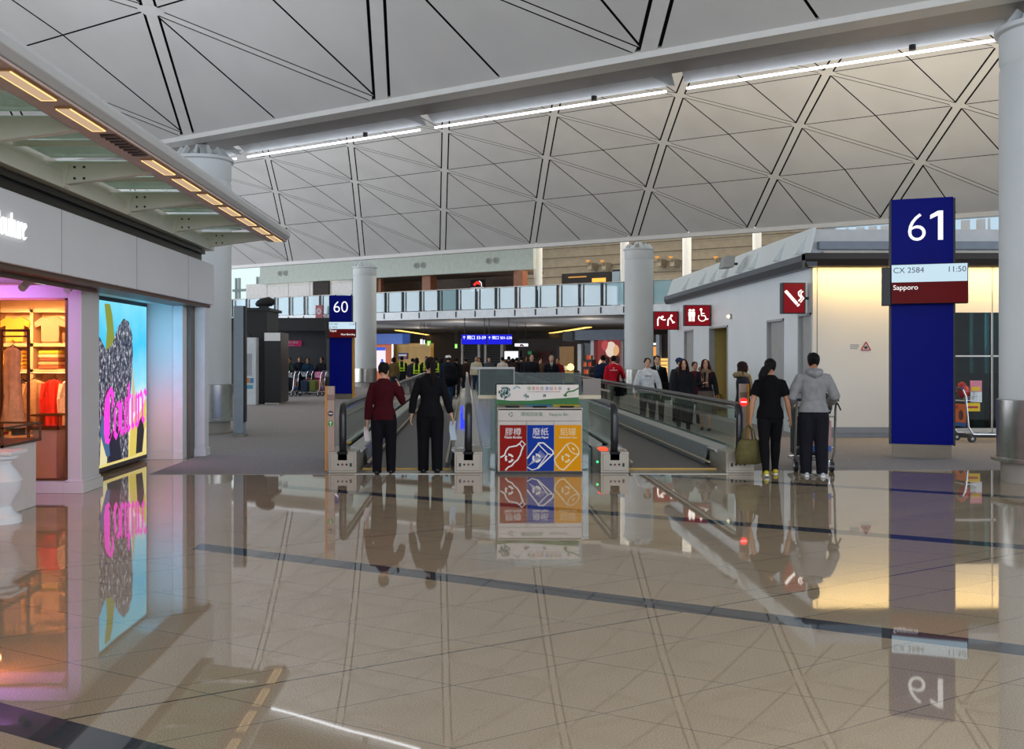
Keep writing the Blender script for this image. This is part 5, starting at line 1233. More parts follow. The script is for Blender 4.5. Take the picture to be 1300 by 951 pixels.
        if st == 'pony':
            b.ell(Hd((0,-.118,.15)), (.035,.04,.035), 10)
            b.tube([Hd((0,-.13,.15)), Hd((0,-.165,.09)), Hd((0,-.155,-.03)), Hd((.0,-.14,-.13)), Hd((.0,-.13,-.2))], [.03,.042,.04,.03,.01], 10)
        if st == 'sidepony':
            b.ell(Hd((-.03,-.11,.14)), (.04,.045,.04), 10)
            b.tube([Hd((-.04,-.13,.14)), Hd((-.12,-.16,.07)), Hd((-.17,-.16,-.02)), Hd((-.2,-.15,-.1))], [.045,.065,.055,.015], 10)
        if st == 'bob':
            for sd in (-1, 1): b.tube([Hd((sd*.068,.03,.16)), Hd((sd*.085,.02,.08)), Hd((sd*.08,.01,.0))], [(.025,.05),(.022,.05),(.02,.04)], 8, side=(1,0,0))
        if st == 'long':
            for sd in (-1, 1): b.tube([Hd((sd*.06,.04,.18)), Hd((sd*.088,.03,.09)), Hd((sd*.1,.03,-.02)), Hd((sd*.105,.07,-.14)), Hd((sd*.1,.09,-.26))], [(.025,.04),(.025,.055),(.035,.05),(.036,.032),(.012,.012)], 8, side=(1,0,0))
            b.tube([Hd((0,-.07,.05)), Hd((0,-.1,-.06)), Hd((0,-.12,-.2))], [(.09,.05),(.1,.035),(.06,.015)], 10, side=(1,0,0))
        if st == 'short' or st == 'full':
            for i in range(14):
                a = random.uniform(0, 6.28); z = random.uniform(.13, .23); r = .085*math.sqrt(max(.05, 1-((z-.12)/.125)**2))
                y = -.02+r*1.12*math.sin(a)
                if y > .05 and z < .17: continue
                b.ell(Hd((r*math.cos(a)*.92, y, z)), (.022,.022,.018), 6)
        remeshed(b, 'hair', hairm(hc), t, max(.009, vox*.8), 2)
    if extra and 'cap' in extra:
        b = B(); cc = [(.13,-.012,.083,.101),(.17,-.012,.084,.101),(.205,-.015,.07,.085),(.23,-.016,.035,.045),(.236,-.016,.005,.006)]
        b.tube([Hd((0, y, z)) for z, y, rx, ry in cc], [(rx*1.2, ry*1.16) for z, y, rx, ry in cc], 18, side=HR@V((1,0,0)))
        b.prism([Hd((x, y, .138)) for x, y in ((-.07,.07),(-.06,.14),(0,.17),(.06,.14),(.07,.07))], HR@V((0,0,.008))); b.mk('cap', cloth(extra['cap']), t, 'all')
    # shoes
    for hip, knee, ank, g in LG:
        pit = 0 if abs(g) < 12 else g*.7
        f_ = V((0, math.cos(rad(pit)), math.sin(rad(pit)))); u_ = V((0, -f_.z, f_.y)); o_ = ank-u_*.045
        b = B(); b.tube([o_-f_*.075, o_-f_*.05+u_*.006, o_+f_*.02+u_*.012, o_+f_*.1-u_*.0, o_+f_*.16-u_*.012, o_+f_*.19-u_*.016], [(.022,.02),(.038,.038),(.042,.044),(.046,.034),(.04,.02),(.015,.008)], 12, side=(1,0,0))
        s1 = b.mk('shoe', mat('shoe_'+shoes[1:], shoes, .4), t, 'all')
        if extra and 'sole' in extra:
            b = B(); b.tube([o_-f_*.08-u_*.028, o_-f_*.0-u_*.03, o_+f_*.1-u_*.03, o_+f_*.19-u_*.028], [(.03,.012),(.043,.014),(.046,.014),(.02,.01)], 12, side=(1,0,0)); b.mk('sole', mat('sole_white', extra['sole'], .5), s1)
    dg = None
    def W(p):   # local point (before scaling) to world
        c, s_ = math.cos(yaw), math.sin(yaw); p = V(p)*k
        return V((at_[0]+c*p.x-s_*p.y, at_[1]+s_*p.x+c*p.y, feet_z+p.z))
    t_hands = {kk: W(a[3]+a[4]*.1) for kk, a in zip('LR', AR)}
    return t, t_hands, W, U

def paper(label, p, rz, c, w_=.1, h=.22):
    t = thing('paper_sheet', label, 'paper', tuple(p), rz)
    b = B(); n = 6
    for i in range(n):
        z0, z1 = -h*i/n+.03, -h*(i+1)/n+.03; y0_, y1_ = .02*math.sin(i*.7), .02*math.sin((i+1)*.7)
        b.prism([(-w_/2, y0_, z0), (w_/2, y0_+.01, z0), (w_/2, y1_+.01, z1), (-w_/2, y1_, z1)], (0, .002, 0))
    b.mk('sheet', mat('paper_'+c[1:], c, .7, var=.04), t)
    return t
def handbag(label, p, rz, c, w_=.36, h=.3, d=.16, strap=.2):
    t = thing('handbag', label, 'bag', tuple(p), rz)
    b = B(); b.tube([(0,0,-strap),(0,0,-strap-.03),(0,0,-strap-h*.6),(0,0,-strap-h)], [(w_*.3,d*.3),(w_*.38,d*.4),(w_*.5,d*.52),(w_*.48,d*.5)], 16, side=(1,0,0))
    for v_ in b.bm.verts: v_.co += V((random.uniform(-1,1), random.uniform(-1,1), random.uniform(-1,1)))*.008
    b.mk('body', cloth(c), t, 'all')
    b = B()
    for y in (-d*.2, d*.2): b.tube([(-w_*.22,y,-strap-.02),(-w_*.16,y*.8,-strap*.4),(0,y*.3,.0),(w_*.16,y*.8,-strap*.4),(w_*.22,y,-strap-.02)], .012, 6)
    b.mk('handle', cloth(c), t, 'all')
    return t
def backpack(label, p, rz, c, s=1, tilt=0, drop=0):
    t = thing('backpack', label, 'bag', tuple(p), rz); t.scale = (s, s, s)
    b = B(); b.tube([(0,-.13,-.23),(0,-.15,-.2),(0,-.16,0),(0,-.14,.16),(0,-.11,.23)], [(.1,.06),(.16,.1),(.17,.11),(.15,.09),(.06,.04)], 14, side=(1,0,0)); b.mk('main_pocket', cloth(c), t, 'all')
    b = B(); b.tube([(0,-.25,-.19),(0,-.265,-.08),(0,-.25,.02)], [(.1,.03),(.12,.045),(.1,.03)], 12, side=(1,0,0)); b.mk('front_pocket', cloth(c), t, 'all')
    b = B()
    for sd in (-1, 1): b.tube([(sd*.08,-.06,.22),(sd*.1,.02,.27),(sd*.11,.12,.2),(sd*.13,.1,0),(sd*.14,-.05,-.18)], (.022,.006), 8)
    b.mk('strap', cloth(c), t, 'all')
    return t
D = math.radians
NR = .0075
# --- the two uniformed women stepping onto the left walkway
t, hd, W, U = person('woman in dark red jacket and black trousers seen from behind, hand at her ear', (gx(487, 14.35), 14.36), D(-4), 1.60, {'L': ((-.22,-.06,-1), (-.1,.1,-1)), 'R': ((.42,.25,-.85), (-.3,.35,1))}, ((2, 6), (9, 6)), 0, (-18, 6), 0, dict(col='#400c14', hem=.84, pad=.02, name='jacket'), dict(col='#131217', w=.026, cuff=.072), '#0e0e10', ('short', '#171210'), NR, True)
b = B(); b.box(-.036, .036, -.005, .005, -.07, .07); o = tag(b.mk('mobile_phone', BLACK, bev=.004), 'black mobile phone held to the ear of the woman in the dark red jacket', 'phone'); o.location = hd['R']+V((0, .02, .04)); o.rotation_euler = (0, .2, 1.2)
paper('white folded paper in the left hand of the woman in the dark red jacket', hd['L']-V((0, 0, .04)), .5, '#dccfd0', .08, .2)
t, hd, W, U = person('woman in black suit with a dark ponytail seen from behind', (gx(546, 14.5), 14.55), D(3), 1.68, {'L': ((-.3,-.02,-1), (-.12,.08,-1)), 'R': ((.28,-.06,-1), (.3,.05,-1))}, ((4, 4), (-2, 12)), 0, (14, 0), 0, dict(col='#121215', hem=.83, sleeve=.92, pad=.017, name='jacket'), dict(col='#0f0f12', w=.03, cuff=.08), '#0c0c0d', ('pony', '#1a1210'), NR, True)
paper('pale blue paper in the right hand of the woman in the black suit', hd['R']-V((0, .02, .02)), .6, '#b9c8d4', .11, .27)
# --- the couple on the right with the trolley
t, hd, W, U = person('woman in black T-shirt and yellow shoes striding with a swinging ponytail', (gx(979, 14.25), 14.3), D(-6), 1.68, {'L': ((-.3,-.08,-1), (-.12,-.05,-1)), 'R': ((.3,.03,-1), (.2,.22,-1))}, ((-14, 4), (18, 12)), 2, (8, 0), 1, dict(col='#0b0b0d', hem=.84, sleeve=.34, pad=.026, name='t_shirt'), dict(col='#101013', w=.014, cuff=.05), '#c9b62a', ('sidepony', '#131010'), NR, True, extra=dict(sole='#e6e6e4'))
handbag('soft olive handbag in the left hand of the woman in the black T-shirt', hd['L']+V((-.02, 0, .0)), .3, '#625c38', .4, .34, .2, .2)
t, hd, W, U = person('man in grey hooded sweatshirt and dark trousers pushing a luggage trolley', (gx(1033, 14.2), 14.2), D(-7), 1.74, {'L': ((-.38,.1,-1), (.1,.85,-.35)), 'R': ((.45,.12,-1), (-.02,.85,-.3))}, ((3, 4), (-1, 6)), 3, (4, 0), 1, dict(col='#8d8d8d', hem=.88, pad=.034, hood=True, flare=1.06, name='hooded_sweatshirt'), dict(col='#1b1b22', w=.034, cuff=.078), '#b9bec4', ('short', '#0f0d0d'), NR, extra=dict(sole='#d8d8d8'))
# --- woman with the fur hood, and the pair walking towards us
person('woman in dark parka with tan fur hood facing right beside the walkway post', (gx(945, 18), 18.1), D(-100), 1.6, {'L': ((-.1,.2,-1), (.1,.9,.1)), 'R': ((.12,.35,-1), (-.2,.9,.35))}, ((5, 4), (-4, 6)), 0, (10, 0), 0, dict(col='#23262e', hem=.62, pad=.03, flare=1.08, fur='#8d7a56', name='parka'), dict(col='#101014', w=.01, cuff=.05), '#5a3a2a', ('bob', '#2a1512'), .011, True)
person('woman with long dark hair in a black coat walking towards us', (gx(869, 22.5), 22.6), D(172), 1.64, None, ((10, 6), (-8, 10)), 0, (0, 0), 0, dict(col='#1d1e22', hem=.6, pad=.03, flare=1.08, name='coat'), dict(col='#0f0f12', w=.012, cuff=.05), '#17171a', ('long', '#2b1614'), .012, True)
t, hd, W, U = person('woman in patterned taupe dress, dark cardigan and fur scarf looking down', (gx(897, 22.8), 22.9), D(160), 1.64, {'L': ((-.25,.12,-1), (-.2,.35,-1)), 'R': ((.1,.1,-1), (-.6,.6,.2))}, ((8, 4), (-6, 8)), 0, (20, -14), 0, dict(col='#1f1d22', hem=.95, pad=.02, fur='#8a6f5c', name='cardigan'), dict(col='#6e5f58', kind='skirt', hem=.4, flare=(.27,.2)), '#2a2022', ('long', '#3a1c16'), .012, True)
handbag('brown leather handbag on the arm of the woman in the taupe dress', hd['L']+V((.03, 0, .12)), .4, '#6b4a26', .36, .26, .18, .12)
person('person partly hidden between the two long-haired women', (gx(882, 25), 25), D(185), 1.56, None, ((4, 4), (-4, 6)), 0, (0, 0), 1, dict(col='#5a1f24', hem=.8, pad=.025), None, '#17171a', ('short', '#1a1412'), .016, True)
person('person in a dark blue cap behind the long-haired woman', (gx(863, 25.6), 25.6), D(190), 1.66, None, ((4, 4), (-4, 6)), 0, (30, 0), 0, dict(col='#31343a', hem=.8, pad=.025), None, '#17171a', ('short', '#1a1412'), .016, extra=dict(cap='#1d3a66'))
# --- on and beside the right walkway
person('young man in white sweatshirt with dark chest print walking towards us', (gx(822, 23.6), 23.6), D(178), 1.66, {'L': ((-.32,.0,-1), (-.15,.12,-1)), 'R': ((.32,.0,-1), (.15,.12,-1))}, ((8, 6), (-6, 8)), 0, (0, 0), 0, dict(col='#d9dcdd', hem=.86, pad=.03, print=True, name='sweatshirt'), dict(col='#23242a', w=.02, cuff=.06), '#2b2b2e', ('full', '#100e0e'), .012)
t, hd, W, U = person('man in dark suit with a big black shoulder bag behind the young man in white', (gx(836, 26), 26.2), D(176), 1.72, None, ((8, 6), (-6, 8)), 0, (0, 0), 0, dict(col='#17181c', hem=.84, pad=.022, shirt=True), None, '#101012', ('short', '#1a1514'), .014)
handbag('big black bag hanging from the shoulder of the man in the dark suit', V((gx(843, 26), 26.05, 1.35)), .5, '#0e0e10', .5, .45, .2, .35)
t, hd, W, U = person('person in red jacket with pale back print seen from behind beside the lit poster', (gx(779, 30), 30), D(-8), 1.72, {'R': ((.4,.1,-1), (.0,.7,-.1))}, ((4, 4), (-4, 6)), 0, (0, 0), 0, dict(col='#c0182a', hem=.84, pad=.034, name='jacket'), dict(col='#a9a49e', w=.03, cuff=.07), '#c9c9c9', ('short', '#120f0f'), .014)
b = B(); b.box(-.11, .11, -.172, -.155, 1.26, 1.29); b.box(-.02, .02, -.172, -.155, 1.31, 1.36); b.mk('back_print', mat('print_pink', '#e0a0a8', .6), t)
handbag('black bag hanging at the right side of the person in the red jacket', W((.2, -.12, 1.25)), .3, '#0d0d10', .42, .42, .18, .3)
t, hd, W, U = person('person in navy jacket with a backpack, left of the person in the red jacket', (gx(766, 31.5), 31.5), D(-20), 1.74, None, ((4, 4), (-4, 6)), 0, (0, 0), 0, dict(col='#24385a', hem=.84, pad=.03), dict(col='#20222a'), '#17171a', ('short', '#120f0f'), .014)
backpack('dark navy backpack worn by the person left of the red jacket', W((-.06, -.12, 1.16)), D(-20), '#16223c', 1.1)
t, hd, W, U = person('man with white cap and dark jacket seen from behind on the left walkway', (gx(569, 34), 34), D(-6), 1.72, None, ((6, 4), (-10, 12)), 0, (10, 0), 1, dict(col='#1d2440', hem=.84, pad=.034), dict(col='#2b3f5c', w=.03, cuff=.07), '#1b1b1e', ('short', '#120f0f'), .014, feet_z=.03, extra=dict(cap='#e6e6e8'))
backpack('large black backpack worn by the man with the white cap', W((.1, -.1, 1.05)), D(-6), '#0f1118', 1.5)
# --- at the far end of the walkways
FAR = .02
person('man in cream cardigan and jeans walking towards us at the walkway middle strip', (gx(605, 46), 46.5), D(180), 1.72, None, ((10, 6), (-8, 10)), 0, (0, 0), 1, dict(col='#c9c0a8', hem=.84, pad=.03), dict(col='#2d3f55', w=.02, cuff=.06), '#8f8f90', ('short', '#1a1514'), FAR)
t, hd, W, U = person('pilot in dark double-cuffed uniform, white shirt and tie walking towards us', (gx(700, 34), 34), D(176), 1.74, {'R': ((.2,.05,-1), (-.35,.6,-.4))}, ((8, 6), (-6, 8)), 0, (0, 0), 0, dict(col='#14151c', hem=.82, pad=.026, shirt=True, name='uniform_jacket'), dict(col='#14151a'), '#0f0f10', ('short', '#8f867c'), .014)
b = B(); p_ = hd['R']; 
person('man in open black jacket over grey shirt walking left of the pilot', (gx(675, 35.5), 35.5), D(178), 1.78, None, ((8, 6), (-6, 8)), 0, (0, 0), 0, dict(col='#1b1c22', hem=.8, pad=.03), dict(col='#22242a'), '#101012', ('short', '#3a3028'), .014)
person('person in white top seen from behind near the overhead blue sign', (gx(638, 47), 47), D(0), 1.68, None, ((4, 4), (-4, 6)), 0, (0, 0), 1, dict(col='#dcd3c8', hem=.84, pad=.03), None, '#17171a', ('short', '#120f0f'), FAR)
crowd = [
 (591, 48, 10, '#3a2a28', 'person in dark brown jacket left of the man in the cream cardigan'),
 (609, 49.5, 175, '#1c1c22', 'person in black just behind the man in the cream cardigan'),
 (621, 49, 190, '#4b4f55', 'person in grey jacket under the overhead blue sign'),
 (646, 50, 15, '#2a2326', 'person in dark top at the left of the group below the lit screen'),
 (651, 49, -10, '#3b2a24', 'person in brown top in the group below the lit screen'),
 (656, 50.6, 5, '#221c20', 'person in black top in the middle of the group below the lit screen'),
 (662, 51.5, 20, '#33302e', 'person in charcoal top at the right of the group below the lit screen'),
 (667, 47, 200, '#20232b', 'person in dark navy left of the man in the open black jacket'),
 (686, 45, 185, '#5c4630', 'person in tan brown coat between the two dark-suited men'),
 (708, 40, 170, '#7a1c22', 'person in dark red top partly behind the pilot'),
 (500, 44, 20, '#6d5a38', 'person in olive tan jacket with a yellow sash behind the dark red jacket'),
 (510, 46, 5, '#22262a', 'worker in black with green straps in front of the yellow wall'),
 (524, 45, -15, '#2a2c3a', 'person in dark blue beside the yellow wall'),
 (529, 41, 0, '#1c2026', 'worker in yellow safety vest, left of the two'),
 (553, 43.5, 10, '#1f242a', 'worker in yellow safety vest, right of the two'),
 (541, 48, 185, '#3a2622', 'person in maroon between the two workers in safety vests'),
 (560, 46, 12, '#2c2b30', 'person in charcoal left of the man with the white cap'),
 (579, 42, -5, '#1b1b20', 'person in black at the right of the man with the white cap'),
]
for i, (x, y, yw, c, lb) in enumerate(crowd):
    vest = 'vest' in lb
    person(lb, (gx(x, y), y), D(yw), 1.62+.03*(i % 4), None, ((5, 4), (-5, 8)), 0, (random.uniform(-25, 25), 0), i % 2, dict(col=c, hem=.82, pad=.03, vest=vest or 'straps' in lb), dict(col=('#1f2127', '#2b3444', '#8f8f92' if vest else '#26262a')[i % 3]), '#17171a', (('short', 'bob', 'full')[i % 3], '#171211'), .022, i % 3 == 1)
# --- by the trolleys in the dark recess
queue = [
 (355.5, 45.9, 200, '#c9ced2', 'person in white top at the left end of the trolley queue'),
 (368, 45.2, 160, '#2c3a34', 'person in dark green leaning over the trolley queue'),
 (380, 46.0, 190, '#2b2f3c', 'person with bowed head in the middle of the trolley queue'),
 (391, 45.3, 175, '#1f3a52', 'person in blue jacket in the trolley queue'),
 (409, 45.4, 150, '#23282e', 'person in dark jacket standing beside gate 60'),
]
for i, (x, y, yw, c, lb) in enumerate(queue):
    person(lb, (gx(x, y), y), D(yw), 1.64+.03*(i % 3), {'R': ((.2,.3,-1), (-.1,.8,-.2)), 'L': ((-.2,.2,-1), (.1,.8,-.3))}, ((4, 4), (-4, 6)), 8, (0, -15), i % 2, dict(col=c, hem=.84, pad=.03), None, '#17171a', ('short', '#171211'), .02)
# ------------------------------------------------------------------ the concourse under the mezzanine
def frontage(name, label, cat, x0, x1, w_, parts, z=0.006):
    """a shop unit on the plane w_; parts: (name, xa, xb, ytop, ybottom, depth, material)"""
    xc = (x0+x1)/2; t = swthing(name, label, cat, xc, w_, z); Yc = sY(xc, w_)
    sc_ = sx(xc, w_)
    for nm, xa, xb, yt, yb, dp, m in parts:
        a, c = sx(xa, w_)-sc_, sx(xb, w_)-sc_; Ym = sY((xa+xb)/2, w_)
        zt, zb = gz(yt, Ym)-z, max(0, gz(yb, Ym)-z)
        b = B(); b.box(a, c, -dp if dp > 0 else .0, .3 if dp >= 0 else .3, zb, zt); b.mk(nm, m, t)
    return t
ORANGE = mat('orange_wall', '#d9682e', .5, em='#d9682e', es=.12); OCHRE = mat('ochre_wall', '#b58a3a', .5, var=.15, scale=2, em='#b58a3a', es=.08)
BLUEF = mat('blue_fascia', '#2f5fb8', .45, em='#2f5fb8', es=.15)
frontage('exchange_shop', 'orange and ochre shop front with a blue fascia right of the far left column', 'shop', 478, 546, 52, [
    ('blue_fascia', 478, 517, 424, 437, .5, BLUEF), ('orange_wall', 478, 501, 437, 500, .2, ORANGE), ('ochre_wall', 503, 547, 436, 500, 0, OCHRE),
    ('poster', 481, 492, 442, 471, .24, glow('poster_pale', '#f2e6ec', 1.1)), ('poster_head', 481, 492, 441, 445, .26, glow('poster_blue', '#3a5ad8', 1.0)), ('poster_mark', 487, 489.5, 456, 462, .26, glow('poster_blue', '#3a5ad8', 1.0)),
    ('door_post', 501, 503, 436, 500, .3, STEEL), ('small_sign', 506, 518, 448, 456, .06, mat('sign_navy', '#2a2c6a', .5)), ('sign_stripe', 507, 517, 450, 452, .08, mat('white_print', '#e9e4e4')), ('sign_dot', 514, 517, 452, 455, .09, mat('advert_red', '#a8323c'))])
# hanging lit signs
def hang_sign(label, x, y, w_, wpx, hpx, m, mark=None, group='hanging lit signs'):
    Y = sY(x, w_); t = thing('hanging_sign', label, 'sign', (gx(x, Y), Y, gz(y, Y)), 0, group); q = Y/FPX; hw, hh = wpx/2*q, hpx/2*q
    b = B(); b.box(-hw, hw, 0, .12, -hh, hh); b.mk('box', DARKM, t)
    b = B(); b.box(-hw*.94, hw*.94, -.015, 0, -hh*.92, hh*.92); b.mk('lit_face', m, t)
    b = B(); b.cyl((-hw*.6,.06,hh), (-hw*.6,.06,3.79-gz(y, Y)), .015, n=6); b.cyl((hw*.6,.06,hh), (hw*.6,.06,3.79-gz(y, Y)), .015, n=6); b.mk('hanger', DARKM, t)
    if mark:
        b = B(); b.ell((0,-.02,hh*.3), (hw*.2,.01,hh*.25), 8); b.bar([(0,-.02,hh*.2),(-hw*.2,-.02,-hh*.6)], hw*.22, .01, side=(0,1,0)); b.bar([(0,-.02,hh*.1),(hw*.3,-.02,-hh*.6)], hw*.22, .01, side=(0,1,0)); b.mk('running_figure', mark, t)
    return t
EXG = glow('exit_green', '#7fd84a', 1.3); WG = glow('sign_glow_white', '#f0f4ff', 1.3); WH = glow('figure_white', '#ffffff', 1.6)
hang_sign('small white lit sign left of the green running-figure sign', 535, 434, 51, 3.2, 7, WG)
hang_sign('narrow white lit sign directly beside the green running-figure sign', 538.5, 434.5, 51.5, 2, 6, WG)
hang_sign('green lit running-figure sign over the crowd on the left', 544.5, 436, 52, 5, 7, EXG, WH)
hang_sign('small green lit sign left of the overhead blue direction sign', 579, 439.5, 56, 3.6, 6, EXG, WH)
hang_sign('small white lit sign with a red mark right of the overhead blue sign', 662, 438, 56, 18, 4, WG, mat('advert_red', '#a8323c'))
# overhead blue direction sign
Yd = 56.0; t = thing('direction_sign', 'long overhead blue gate direction sign with white lettering', 'sign', (gx(618, Yd), Yd, gz(431, Yd))); q = Yd/FPX
for x0, x1 in ((586, 617.4), (618.6, 650)):
    a, c = (x0-618)*q, (x1-618)*q
    b = B(); b.box(a, c, -.012, .2, -6*q, 6*q); b.mk('blue_panel', glow('sign_blue', '#1c1ee0', 1.0), t)
b = B(); b.box(-32*q, 32*q, 0, .22, -6.4*q, 6.4*q); b.mk('housing', DARKM, t)
b = B()
for x in (-28, -3, 3, 28): b.cyl((x*q, .1, 6*q), (x*q, .1, 3.79-gz(431, Yd)), .02, n=6)
b.mk('hanger', DARKM, t)
for x0, s_ in ((-31, '↑ 閘口 33-59'), (1.5, '↑ 閘口 501-530')):
    text(s_, .23 if len(s_) < 11 else .2, (x0*q, -.016, .02), WH, t, 'lettering', ext=.002, sx=.98)
# dark stair void with white posts behind, lit screen
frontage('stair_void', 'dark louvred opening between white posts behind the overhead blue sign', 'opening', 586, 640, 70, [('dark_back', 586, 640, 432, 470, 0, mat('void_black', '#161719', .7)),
    ('post', 587, 589.5, 430, 470, .2, WHITE), ('post', 608, 611, 430, 470, .2, WHITE), ('post', 616.5, 619, 430, 470, .2, WHITE), ('post', 637, 640, 430, 470, .2, WHITE)]+[('louvre', 590, 637, 439+i*3, 440+i*3, .1, mat('louvre_grey', '#3a3c40', .5)) for i in range(8)])
frontage('lit_screen', 'pale lit screen above the heads of the far group', 'screen', 640, 660, 64, [('screen_face', 641, 658, 446, 456, .05, glow('screen_pale', '#eef6ff', 1.3)), ('casing', 640, 660, 445, 457, .02, BLACK)])
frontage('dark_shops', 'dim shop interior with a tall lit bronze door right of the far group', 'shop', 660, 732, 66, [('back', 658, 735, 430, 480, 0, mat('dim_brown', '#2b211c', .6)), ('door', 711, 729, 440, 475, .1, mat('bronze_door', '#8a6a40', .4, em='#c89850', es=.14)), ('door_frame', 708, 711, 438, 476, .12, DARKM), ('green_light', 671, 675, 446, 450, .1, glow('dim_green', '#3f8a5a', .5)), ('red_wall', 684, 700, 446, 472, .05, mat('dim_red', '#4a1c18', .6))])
# warm coves in the soffit
def cove(label, pts, w_, group='warm coves in the mezzanine soffit'):
    c = pts[0]; t = thing('cove_light', label, 'light', tuple(c), 0, group)
    b = B(); b.bar([V(p)-V(c) for p in pts], .6, .05); b.mk('trough', mat('cove_tan', '#8a6a3c', .6), t)
    b = B(); b.bar([V(p)-V(c)-V((0, 0, .05)) for p in pts], .36, .04); b.mk('lamp_line', glow('cove_amber', '#ffcc66', 2.6), t)
def cv(x, y, z=3.72): Y = FPX*(z-H0)/(VY-y); return (gx(x, Y), Y, z)
cove('curved amber cove light in the soffit on the left side', [cv(504, 418.6), cv(522, 421.2), cv(537, 423.6), cv(547, 425.3)], .3)
cove('straight amber cove light left of the overhead blue sign', [cv(549, 425.2), cv(583, 425.2)], .3)
cove('straight amber cove light right of the overhead blue sign', [cv(651, 425), cv(680, 424.6)], .3)
cove('curved amber cove light in the soffit on the right side', [cv(680, 424.4), cv(705, 421.5), cv(725, 418.3), cv(748, 414.5)], .3)
for i in range(10):
    x = 694+i*5.5; p = cv(x, 426-(i % 3)*.9-i*.25, 3.74)
    b = B(); b.lathe([(.02, .05), (.09, .02), (.09, 0), (.02, -.02)], n=10); o = tag(b.mk('downlight', glow('downlight_amber', '#ffb860', 3)), 'tiny amber downlight in the right part of the mezzanine soffit', 'light', 'downlights in the mezzanine soffit'); o.location = p
# right: grey fascia, poster shop, goods
frontage('poster_shop', 'shop front with grey fascia and a big lit portrait poster beside the far column', 'shop', 728, 796, 50, [
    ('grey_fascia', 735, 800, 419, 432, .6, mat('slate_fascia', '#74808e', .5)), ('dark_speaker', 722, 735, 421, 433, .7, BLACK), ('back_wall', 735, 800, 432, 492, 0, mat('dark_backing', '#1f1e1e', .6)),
    ('white_pier', 736.5, 741, 437, 492, .3, WHITE), ('white_pier', 753, 757, 432, 492, .3, WHITE), ('white_pier', 789, 794, 432, 492, .3, WHITE),
    ('dark_window', 742, 752.5, 436, 470, .1, mat('window_dim', '#3a4248', .3)), ('poster_back', 757, 789, 433, 484, .15, glow('poster_dim_red', '#7a2f2f', .7))])
t = swthing('lit_poster', 'big lit poster with two pale faces beside the white pier', 'poster', 773, 49.6, 0.5); q = mY(773, 49.7)
b = B(); b.box(-15*q, 15*q, -.02, .03, 0, 2.1); b.mk('panel', glow('poster_red', '#8c3a3a', .8), t)
for dx, z, r, c in ((-9, .75, .3, '#f0cfa8'), (3, 1.55, .42, '#f2dcc8'), (9, 1.5, .3, '#e8b884'), (-5, 1.75, .28, '#c05050'), (8, .55, .3, '#b8b8c0'), (-2, .95, .2, '#2a1a1c'), (11.5, 1.0, .22, '#3a2426'), (0, .35, .3, '#5a2a2c')):
    b = B(); b.ell((dx*q, -.022, z), (r*.8, .012, r), 14); b.mk('colour_patch', glow('patch_'+c[1:], c, .85), t)
# counter display of orange goods, left of the poster
t = swthing('display_stand', 'stepped display stand of small orange boxes left of the lit poster', 'stand', 747, 48.4, 0.006); q = mY(747, 48.4)
for i in range(4): 
    b = B(); b.box(-6*q, 6*q, -.5+i*.15, .4, i*.38, i*.38+.36); b.mk('step', mat('stand_dark', '#221d1c', .5), t)
k = 0
for i in range(4):
    for j in range(5):
        c = ('#e8562a', '#f08a3a', '#2a2426', '#d8421c')[(i*2+j) % 4]; p = sw(sx(747, 48.4)+(-4.6+j*2.3)*q, 48.4-.46+i*.15+.06, i*.38+.37)
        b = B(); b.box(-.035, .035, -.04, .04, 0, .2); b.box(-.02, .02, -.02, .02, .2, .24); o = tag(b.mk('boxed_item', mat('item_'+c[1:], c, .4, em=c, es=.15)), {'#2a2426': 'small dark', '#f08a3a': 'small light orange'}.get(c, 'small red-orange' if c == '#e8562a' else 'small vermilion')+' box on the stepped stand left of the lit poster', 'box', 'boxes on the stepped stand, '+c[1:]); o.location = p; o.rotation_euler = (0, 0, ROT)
t = swthing('shop_counter', 'lit golden shop counter right of the pilot', 'counter', 727, 48.8, 0.006); q = mY(727, 48.8)
b = B(); b.box(-8*q, 6*q, -.3, .3, 0, .9); b.mk('body', mat('dark_wood', '#4a2f20'), t)
b = B(); b.box(-7*q, 5*q, -.32, .0, .3, .85); b.mk('glowing_front', glow('gold_front', '#e0a84a', .9), t)
b = B(); b.box(-11*q, -8.2*q, -.3, .0, 0, 1.15); b.mk('white_pillar', WHITE, t)
b = B(); b.lathe([(.02,0),(.16,.05),(.2,.2),(.12,.34),(.02,.38)], (-3*q,0,.9), 12); b.mk('table_lamp', glow('lamp_gold', '#ffdf90', 2.2), t, True)
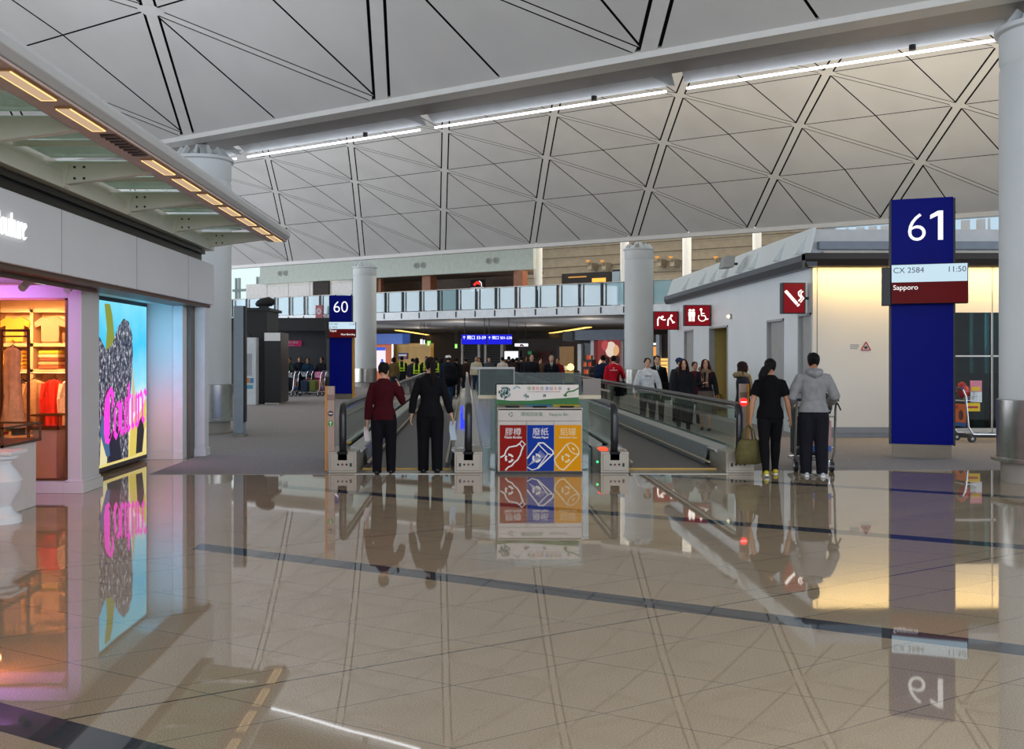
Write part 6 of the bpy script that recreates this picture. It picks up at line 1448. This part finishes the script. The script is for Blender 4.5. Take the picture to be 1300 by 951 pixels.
# seen between the far column and the white building
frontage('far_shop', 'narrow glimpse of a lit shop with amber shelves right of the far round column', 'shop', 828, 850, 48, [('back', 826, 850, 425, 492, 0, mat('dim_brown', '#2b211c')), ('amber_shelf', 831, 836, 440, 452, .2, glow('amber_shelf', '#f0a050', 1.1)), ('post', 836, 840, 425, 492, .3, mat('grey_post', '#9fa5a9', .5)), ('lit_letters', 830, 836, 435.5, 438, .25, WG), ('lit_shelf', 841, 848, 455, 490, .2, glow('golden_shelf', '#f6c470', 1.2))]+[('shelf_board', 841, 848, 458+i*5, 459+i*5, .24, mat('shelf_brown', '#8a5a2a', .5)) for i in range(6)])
frontage('white_pier', 'white wall pier between the far shop and the white building', 'pier', 849, 862, 44.5, [('pier', 850, 861, 405, 500, .2, WHITE), ('shadow_gap', 861, 863, 405, 500, .1, mat('grey_post', '#9fa5a9'))])
# folding red barriers in the crowd
t = swthing('info_stand', 'small dark stand with a red front beside the man with the white cap', 'stand', 591, 47, 0.006)
b = B(); b.box(-.28, .28, -.1, .1, .3, .62); b.mk('red_front', mat('stand_red', '#7a2a22', .5), t)
b = B(); b.box(-.28, .28, -.1, .1, .64, .95); b.mk('tan_front', mat('stand_tan', '#7a5a44', .5), t)
b = B()
for x in (-.26, .26): b.box(x-.03, x+.03, -.09, .09, 0, .95)
b.mk('leg', DARKM, t)
# ------------------------------------------------------------------ added fill lights: unseen uplights under the vaults, daylight panels around the hall
for x, y, z, sx_, sy_, pw, c in ((12, 27, 4.6, 6, 10, 800, '#fff0da'), (-8, 12, 4.4, 5, 9, 380, '#f2f6ff'), (-12, 38, 4.2, 8, 8, 950, '#f6f8ff'), (2, 30, 5.2, 4, 10, 520, '#fff0dc')):
    area('roof_uplight', (x, y, z), (PI, 0, 0), sx_, sy_, pw, c)  # added to brighten the vault undersides
area('daylight', (2, -9, 5.5), (math.radians(72), 0, 0), 30, 7, 3000, '#e6efff')  # added daylight fill behind the camera
area('daylight', (24, 12, 4.5), (math.radians(90), 0, math.radians(90)), 22, 7, 1000, '#e6efff')  # added daylight fill from the right
area('daylight', (-34, 48, 4.5), (math.radians(90), 0, math.radians(-90)), 40, 8, 5000, '#eef4ff')  # added daylight fill from the left, for the far area
area('hall_skylight', tuple(sw(-32, 62, 15)), (0, 0, ROT), 40, 12, 6500, '#fff2dc')  # added fill over the mezzanine, no roof opening is modelled
for s_ in (-46, -36, -27):
    for w_ in (52, 61): point('soffit_light', tuple(sw(s_, w_, 3.0)), 60, '#fff0dc', .4)  # added point lights, free in the air below the soffit
for s_ in (-47, -38, -29): area('shop_uplight', tuple(sw(s_, 55, 2.3)), (PI, 0, ROT), 6, 9, 70, '#f2f4fa')  # added up-facing fill that lightens the mezzanine soffit
